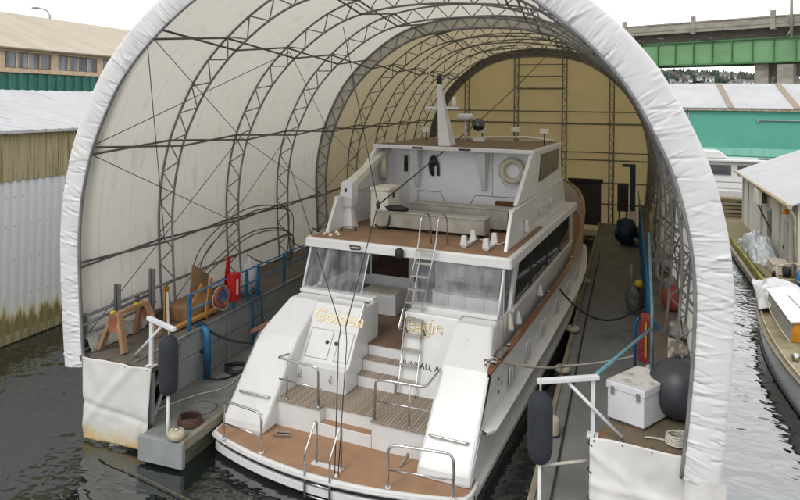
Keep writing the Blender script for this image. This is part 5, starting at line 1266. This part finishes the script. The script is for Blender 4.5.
rm.add([(-44.3, 18, 12.35), (-44.3, 87, 12.35), (-55.5, 87, 16.5), (-55.5, 18, 16.5), (-67, 87, 12.35), (-67, 18, 12.35)], [(0, 1, 2, 3), (3, 2, 4, 5)])
rm.build('roof', roof_tan, gb, 0, .12)
M().prism([(-45.2, 12.3), (-55.5, 16.4), (-66, 12.3), (-66, 0), (-45.2, 0)], 'xz', 84.6, 84.9).build('gable_wall', green_sid, gb)
lp = thing('street_lamp', 'single arm street lamp above the tan warehouse roof', 'street lamp', (-77, 70, 0))
M().tube([(-77.2, 70, 0), (-77.2, 70, 20.2)], .14, 8).build('pole', conc_old, lp)
M().tube(catmull([(-77.2, 70, 20.1), (-77.9, 70, 20.9), (-79.6, 70, 21.3)], 5), .09, 8).build('arm', conc_old, lp)
M().box(-80.4, -79.4, 69.8, 70.2, 21.2, 21.4).build('lamp_head', conc_old, lp)

# ------------------------------------------------------------------ right side: turquoise hall, shed, boats, bridge, hill
tb = thing('turquoise_hall', 'long turquoise boat hall with a white roof and brown roof strips', 'boat hall', (25, 80, 0))
M().box(-8, 60, 75, 75.3, 0, 8.0).build('wall', turq, tb)
M().box(-8, 60, 74.94, 74.99, 3.3, 4.1).build('pale_strip', turq_pale, tb)
M().box(-8, 60, 74.6, 75.0, 7.95, 8.2).build('eave_board', gutter_m, tb)
M().add([(-9, 74.5, 8.2), (61, 74.5, 8.2), (61, 83, 10.95), (-9, 83, 10.95), (61, 91.5, 8.2), (-9, 91.5, 8.2)], [(0, 1, 2, 3), (3, 2, 4, 5)]).build('roof', roof_plain, tb, 0, .1)
for x in (3.9, 9.9, 15.9, 21.9, 27.9, 33.9):
    M().add([(x-.3, 74.45, 8.27), (x+.3, 74.45, 8.27), (x+.05, 83, 11.03), (x-.55, 83, 11.03)], [(0, 1, 2, 3)]).build('roof_strip', brown_strip, tb, 0, .04)
M().box(12.3, 16.5, 74.75, 74.9, 7.0, 7.12).tube([(12.6, 74.8, 7.1), (12.3, 74.7, 6.8)], .06).build('pipe_rail', roof_plain, tb)
for x in (5.3, 5.9): M().tube([(x, 74.85, .5), (x, 74.85, 7.9)], .04, 6).build('downpipe', roof_plain, tb)

br_ = thing('bridge', 'green steel girder road bridge with concrete parapet crossing behind the halls', 'bridge', (25, 150, 0))
BD = Vector((29.2, -13.6, 0)).normalized(); B0 = Vector((2.2, 159.2, 0)); BN = Vector((BD.y, -BD.x, 0))
if BN.y > 0: BN = -BN
def bp_(s, off, z): p = B0+BD*s+BN*off; return (p.x, p.y, z)
def bbox(s0, s1, o0, o1, z0, z1):
    v = [bp_(s, o, z) for z in (z0, z1) for o in (o0, o1) for s in (s0, s1)]
    return M().add(v, [(0, 2, 3, 1), (4, 5, 7, 6), (0, 1, 5, 4), (2, 6, 7, 3), (0, 4, 6, 2), (1, 3, 7, 5)])
S0, S1 = -70, 110
bbox(S0, S1, -.2, 0, 17.3, 21.9).build('girder', girder_g, br_)
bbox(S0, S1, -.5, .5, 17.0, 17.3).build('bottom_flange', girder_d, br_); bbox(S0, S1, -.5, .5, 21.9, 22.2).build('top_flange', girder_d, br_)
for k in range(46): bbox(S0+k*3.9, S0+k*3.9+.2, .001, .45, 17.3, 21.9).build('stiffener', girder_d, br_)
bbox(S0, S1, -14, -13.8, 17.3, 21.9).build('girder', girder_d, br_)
rusty_shaded_slab = mat('rusty_shaded_deck_edge', (.10, .085, .07), .9, col2=(.045, .04, .035), scale=.4, stretch=(1, 1, 2), col3=(.30, .28, .25), scale3=.5, thr3=.58, soft3=.06)  # rust plus the shade of the recess under the parapet, painted dark
bbox(S0, S1, -15, .55, 22.25, 24.3).build('deck_slab', rusty_shaded_slab, br_)
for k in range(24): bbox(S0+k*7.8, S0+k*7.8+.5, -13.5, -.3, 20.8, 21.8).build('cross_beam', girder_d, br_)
bbox(S0, S1, 1.6, 1.9, 24.0, 26.0).build('parapet', conc_old, br_); bbox(S0, S1, 1.55, 2.05, 26.0, 26.3).build('parapet_cap', conc_old, br_)
bbox(S0, S1, 1.9, 2.0, 24.7, 24.95).build('parapet_band', conc_old, br_)
for k in range(12): bbox(S0+5+k*15.4, S0+5.9+k*15.4, 1.5, 2.2, 23.6, 27.4).build('parapet_post', conc_old, br_)
M().tube([bp_(S0, 1.8, 27.8), bp_(S1, 1.8, 28.4)], .05, 5).build('guard_wire', truss_grey, br_)
for s in (28.0, 75): 
    p = bbox(s-4.2, s-1.6, -3.5, -.8, 0, 17).build('pier', conc_old, br_); bbox(s+.6, s+3.4, -.6, 1.6, 0, 16.6).build('pier', conc_old, br_)
    bbox(s-4.5, s+3.6, -8, -3.6, 14.5, 17).build('pier_cap', conc_old, br_)
lp2 = thing('bridge_lamp', 'pale green lamp standard rising beside the bridge parapet', 'street lamp', bp_(31, 2.4, 22))
M().tube([bp_(31.2, 2.4, 21.5), bp_(31.2, 2.5, 33.5)], .3, 10).build('pole', conc_old, lp2)
M().tube([bp_(30.4, 2.3, 22.0), bp_(31.2, 2.4, 23.2)], .2, 8).build('bracket', girder_g, lp2)

def hz(x, y):
    r = max(0, (y-330)/230); r = min(1, r)
    return 2+23*r**1.1+3.5*noise.noise(Vector((x*.012, y*.012, 1)))*r*2-max(0, (x-60))*.03
hm_ = M().grid(lambda u, v: (-250+700*u, 330+330*v, hz(-250+700*u, 330+330*v) if v > 0 else -1), 70, 33)
tag(hm_.build('hill', hill_mat), 'low wooded hill with houses beyond the bridge', None, None, 'structure')
tw = M(); tw2 = M()
for k in range(2600):
    x = rnd.uniform(-40, 170); y = rnd.uniform(430, 590) if rnd.random() < .45 else rnd.uniform(535, 605); z = hz(x, y)
    h = rnd.uniform(4, 8)*(1.1 if y > 530 else .7)
    if rnd.random() < .72:
        tw.lathe([(h*.20, .5), (h*.23, h*.18), (h*.13, h*.5), (h*.07, h*.8), (.02, h)], (x, y, z), (rnd.uniform(-.04, .04), rnd.uniform(-.04, .04), 1), 6)
    else:
        tw2.ball((x, y, z+h*.42), (h*.34, h*.34, h*.42), 7, 5, .6, k)
tag(tw.build('hillside_conifers', tree_mat), 'dark conifer wood covering the far hill', 'wood', None, 'stuff')
tag(tw2.build('hillside_bare_trees', tree_mat2), 'brownish bare trees scattered over the far hill', 'wood', None, 'stuff')
hs0 = None
for k in range(80):
    x = rnd.uniform(-10, 125); y = rnd.uniform(450, 560); z = hz(x, y)+2.0
    if hs0 is None:
        t = thing('hillside_house', 'pale gabled houses among the trees on the far hill', 'house', (0, 0, 0), 'houses on the far hill')
        M().box(-4, 4, -3.2, 3.2, -1, 4.6).build('wall', house_w, t)
        M().prism([(-3.7, 4.5), (3.7, 4.5), (0, 7.2)], 'yz', -4.3, 4.3).build('roof', house_roof, t)
        wds = M().box(-2.6, -1.2, -3.26, -3.2, 1.8, 3.6); wds.build('window', glass_grey, t); M().box(1.0, 2.8, -3.26, -3.2, 1.8, 3.6).build('window', glass_grey, t)
        hs0 = t; t.location = (x, y, z); t.rotation_euler = (0, 0, rnd.uniform(-.6, .6))
    else:
        t = dup(hs0, (x, y, z), rnd.uniform(-.8, .8)); s_ = rnd.uniform(.40, .70); t.scale = (s_*rnd.uniform(.8, 1.4), s_, s_*rnd.uniform(.8, 1.1))

sh = thing('dock_shed', 'grey boarded dock shed with a white sheet roof and brown gutter', 'shed', (9.5, 42, 0))
M().box(7.4, 7.55, 34.6, 50, .45, 4.0).build('side_wall', shed_wall, sh)
M().prism([(7.4, .45), (7.4, 4.0), (11.6, 5.75), (15.8, 4.0), (15.8, .45)], 'xz', 34.45, 34.6).build('gable_wall', shed_wall, sh)
M().prism([(7.4, .45), (7.4, 4.0), (11.6, 5.75), (15.8, 4.0), (15.8, .45)], 'xz', 50, 50.15).build('gable_wall', shed_wall, sh)
M().add([(7.05, 34.1, 3.96), (7.05, 50.4, 3.96), (11.6, 50.4, 5.86), (11.6, 34.1, 5.86), (16.2, 50.4, 3.96), (16.2, 34.1, 3.96)], [(0, 1, 2, 3), (3, 2, 4, 5)]).build('roof', roof_plain, sh, 0, .06)
gt = M().tube([(6.98, 34.0, 3.92), (6.98, 50.5, 3.98)], .10, 10).build('gutter', gutter_m, sh)
M().tube([(6.98, 34.3, 3.9), (7.25, 34.4, 3.4), (7.3, 34.4, .6)], .07, 8).build('downpipe', gutter_m, sh)
sm = M()
for k in range(16): sm.obox((7.1, 34.6+k*1.0, 4.02), (11.5, 34.6+k*1.0, 5.87), .05, .03)
for y in (37.2,): 
    d_ = M().box(7.34, 7.4, y-.95, y+.0, .5, 2.9).build('door', roof_plain, sh, .01); M().box(7.30, 7.35, y-.2, y-.14, 1.4, 1.6).build('handle', black_trim, d_)
for y in (35.3, 38.1, 43.0, 47.5, 49.5): M().box(7.33, 7.41, y-.09, y+.09, .45, 3.95).build('corner_board', roof_plain, sh)
wdw = M().box(7.36, 7.41, 40.3, 41.3, 1.3, 2.9).build('window', glass_grey, sh)
M().lathe([(.10, 0), (.13, .04), (.12, .2), (.03, .26)], (7.38, 36.4, 3.35), (-1, 0, 0), 12).build('orange_lamp', mat('orange_lens', lin((240, 150, 40)), .3), sh)
t = thing('air_conditioner', 'cream window air conditioner on the shed wall with a dark strut', 'air conditioner', (7.2, 41.8, 2.9))
M().box(6.86, 7.4, 41.3, 42.4, 2.95, 3.75).build('case', cream_box, t, .03)
M().box(7.10, 7.34, 41.26, 41.3, 3.05, 3.65).build('grille', dark_panel, t)
M().obox((6.95, 41.5, 2.92), (7.36, 40.2, 1.7), .06, .06).build('strut', black_trim, t)
dk2 = thing('wood_dock', 'mossy wooden dock in front of the grey shed', 'dock', (7, 42, 0))
M().box(5.95, 16, 30.5, 56, .30, .5).build('planks', wood_dock, dk2)
M().box(5.78, 5.94, 30.4, 56, .22, .62).build('edge_beam', moss_beam, dk2, .03); M().box(5.55, 5.72, 30.2, 56, .05, .35).build('lower_beam', timber_edge, dk2, .02)
M().box(5.98, 15, 30.6, 55, -.4, .29).build('float_log', algae_edge, dk2)
def bundle(u, v):
    y = 36.8+5.8*v; hgt = (1.25*math.sin(PI*min(1, max(0, v)))**.5)*(1-.2*v)
    a = PI*u; nn = noise.noise(Vector((u*4.0, v*6.5, 3)))+.6*noise.noise(Vector((u*9, v*12, 6)))
    return (6.65-.62*math.cos(a)*(1+.22*nn), y, .5+max(0, hgt*math.sin(a)*(1+.28*nn)))
put(M().grid(bundle, 60, 90), 'tarp_bundle', tarp_silver, 'long bundle wrapped in crumpled silver tarp on the mossy dock', 'tarp bundle')
ts = thing('timber_stack', 'stack of weathered brown timber baulks beyond the silver tarp bundle', 'timber stack', (7, 53, .5))
for i in range(5):
    for j in range(2):
        M().box(5.9+.05*rnd.random()+j*.05, 8.8, 52+j*1.1, 52.9+j*1.1, .52+i*.27, .72+i*.27).build('baulk', [wood_dock, timber_edge][(i+j) % 2], ts, .02)
wb_ = thing('cabin_boat', 'white cabin cruiser with square windows moored below the turquoise hall', 'boat', (9, 61, 0))
M().prism([(59.2, .0), (59.0, 1.6), (63, 1.6), (63, 0)], 'yz', 2.0, 16).build('hull', gel, wb_, .1)
M().prism([(59.9, 1.6), (60.1, 3.8), (62.6, 3.8), (62.8, 1.6)], 'yz', 3.0, 14).build('cabin', gel, wb_, .08)
M().box(2.8, 14.4, 59.7, 63, 3.82, 4.05).build('roof', gel, wb_, .08)
M().prism([(3.4, 4.05), (7.9, 4.05), (7.2, 4.7), (3.6, 4.75)], 'xz', 60.3, 62.6).build('upper_roof', gel, wb_, .12)
for x0, x1 in ((5.8, 8.0), (8.5, 9.4), (9.9, 11.5), (12, 13.4)):
    M().box(x0, x1, 59.9, 60.0, 2.75, 3.55).build('window', glass_grey, wb_)
M().box(3, 15.5, 59.1, 59.2, 2.2, 2.26).build('grab_rail', steel, wb_)
for x in (10.2, 12.6): M().box(x, x+1.4, 60.6, 61.3, 4.05, 4.15).build('roof_hatch', dark_panel, wb_)

# wooden boat on the right
sb = thing('wooden_boat', 'old wooden boat with a white hull, mossy tan deck and ochre cabin end', 'boat', (5.9, 25, 0))
def sbh(y):
    t = (y-17.5)/14.3; return 1.62*max(0.02, math.sin(PI*min(1, max(0, t*.86+.14)))**.62) if t > .0 else 1.0
def sbz(y): t = (y-17.5)/14.3; return .92+.42*max(0, t-.55)**1.5+.1*(1-t)
yy = [17.5+14.3*k/40 for k in range(41)]
hb2 = M()
for sg in (-1, 1):
    hb2.grid(lambda u, v, sg=sg: (lambda y: (5.95+sg*sbh(y)*(.86+.14*u**.6)*(1 if u > 0 else .96), y, -.35+(sbz(y)+.35)*u))(17.5+14.3*v), 8, 40)
st_v = [(5.95+sg*sbh(17.5)*(.86+.14*u**.6), 17.5, -.35+(sbz(17.5)+.35)*u) for sg, us in ((-1, (.01, .3, .6, 1)), (1, (1, .6, .3, .01))) for u in us]
hb2.add(st_v, [tuple(range(len(st_v)))])
hb2.build('hull', sail_hull, sb)
M().grid(lambda u, v: (5.95+(-1+2*u)*sbh(17.5+14.3*v)*.985, 17.5+14.3*v, sbz(17.5+14.3*v)-.03+.07*math.sin(u*PI)), 12, 40).build('deck', boat_deck_m, sb)
for sg in (-1, 1):
    M().tube([(5.95+sg*(sbh(y)+.02), y, sbz(y)-.03) for y in yy], .05, 6).build('rub_rail', timber_edge, sb)
    M().tube([(5.95+sg*(sbh(y)*.93), y, sbz(y)+.05) for y in yy], .035, 6).build('toe_rail', gutter_m, sb)
    M().tube([(5.95+sg*(sbh(y)*.80), y, sbz(y)+.42) for y in yy[14:37]], .022, 6).build('rail_wire', gutter_m, sb)
    M().tube([(5.95+sg*(sbh(y)*.95+.02), y, .06) for y in yy], .035, 6).build('waterline_stripe', dark_panel, sb)
cbn = M().prism([(4.92, .95), (5.0, 1.62), (5.85, 1.74), (6.7, 1.62), (6.78, .95)], 'xz', 23.9, 27.6).build('cabin', mat('cabin_grey_side', (.42, .42, .40), .6, col2=(.30, .30, .28), scale=3), sb, .02)
M().add([(4.93, 23.75, 1.64), (5.85, 23.75, 1.78), (6.8, 23.75, 1.64), (6.8, 27.75, 1.66), (5.85, 27.75, 1.80), (4.93, 27.75, 1.66)], [(0, 1, 4, 5), (1, 2, 3, 4)]).build('cabin_roof', gel, sb, 0, .06)
M().prism([(4.95, 1.0), (5.03, 1.58), (5.85, 1.68), (6.68, 1.56), (6.74, 1.0)], 'xz', 23.84, 23.9).build('cabin_end', ochre, sb, .01)
M().obox((5.45, 26.6, 1.75), (5.5, 25.0, 1.74), .05, .05).build('grab_rail', truss_grey, sb)
M().prism([(5.3, .9), (5.35, 1.25), (6.55, 1.25), (6.6, .9)], 'xz', 18.6, 23.7).build('cockpit_coaming', brown_wood, sb, .02)
for y in (22.2, 20.4): M().lathe([(.10, 0), (.12, .12), (.05, .2)], (4.75, y, sbz(y)), n=10).build('deck_winch', steel, sb)
def sheet(u, v):
    y = 26.9+4.3*v; x = 4.55+(2.3)*u*(1-.35*v)+.45*v; nn = noise.noise(Vector((u*4, v*5, 1)))+.5*noise.noise(Vector((u*9, v*10, 2)))
    return (x, y, sbz(y)+.12+.55*math.sin(u*PI)**.7*math.sin(min(1, v*1.05+.08)*PI)**.6+.16*nn)
put(M().grid(sheet, 50, 60), 'white_tarp_cover', tarp_white, 'crumpled white sheet draped over the bow of the old wooden boat', 'sheet', solid=.015)
# clutter on the near end of the wood dock
t = thing('scrap_crate', 'weathered pale crate with a rusty lid on the wood dock behind the wooden boat', 'crate', (6.9, 37, .5))
M().box(6.55, 7.25, 35.2, 36.6, .5, .95).build('box', cream_box, t, .02); M().box(6.5, 7.3, 35.15, 36.65, .951, 1.0).build('lid', paper_mat, t)
t = thing('pipe_trolley', 'white pipe trolley frame on the near end of the wood dock', 'trolley', (6.7, 33.4, .5))
M().tube(fillet([(6.3, 32.6, .55), (6.35, 33.6, 1.25), (7.2, 34.2, 1.35), (7.6, 33.2, 1.2)], .15), .04, 8).build('handle', gutter_m, t)
M().tube([(6.3, 33.8, .6), (7.4, 33.9, .65)], .04, 8).build('axle', gutter_m, t)
M().torus((6.35, 33.8, .75), (1, .1, 0), .2, .06, 20, 8).build('wheel', rubber, t); M().torus((7.35, 33.9, .75), (1, .1, 0), .2, .06, 20, 8).build('wheel', rubber, t)
put(M().torus((6.75, 32.2, .58), (.1, .2, 1), .24, .085, 24, 10), 'rope_ring', rope_mat, 'thick cream rope ring lying on the near end of the wood dock', 'rope')
t = thing('bucket', 'black bucket standing by the shed door', 'bucket', (7.1, 35.9, .5))
M().lathe([(.14, 0), (.19, .42), (.17, .42), (.12, .05)], (7.05, 34.9, .5), n=16).build('pail', rubber, t)
put(M().ball((7.55, 32.6, .95), (.55, .9, .62), 22, 14, .45, 9), 'blue_tarp_heap', tarp_blue, 'bright blue tarp heap at the right edge of the wood dock', 'tarp')
put(M().ball((6.6, 31.3, .62), (.3, .4, .18), 14, 10, .5, 4), 'rag_heap', debris_mat, 'grey rag heap beside the rope ring on the wood dock', 'rags')
put(M().obox((6.1, 37.5, .56), (6.35, 31.2, .56), .3, .1), 'loose_board', wood_dock, 'loose mossy board lying along the front of the wood dock', 'board')
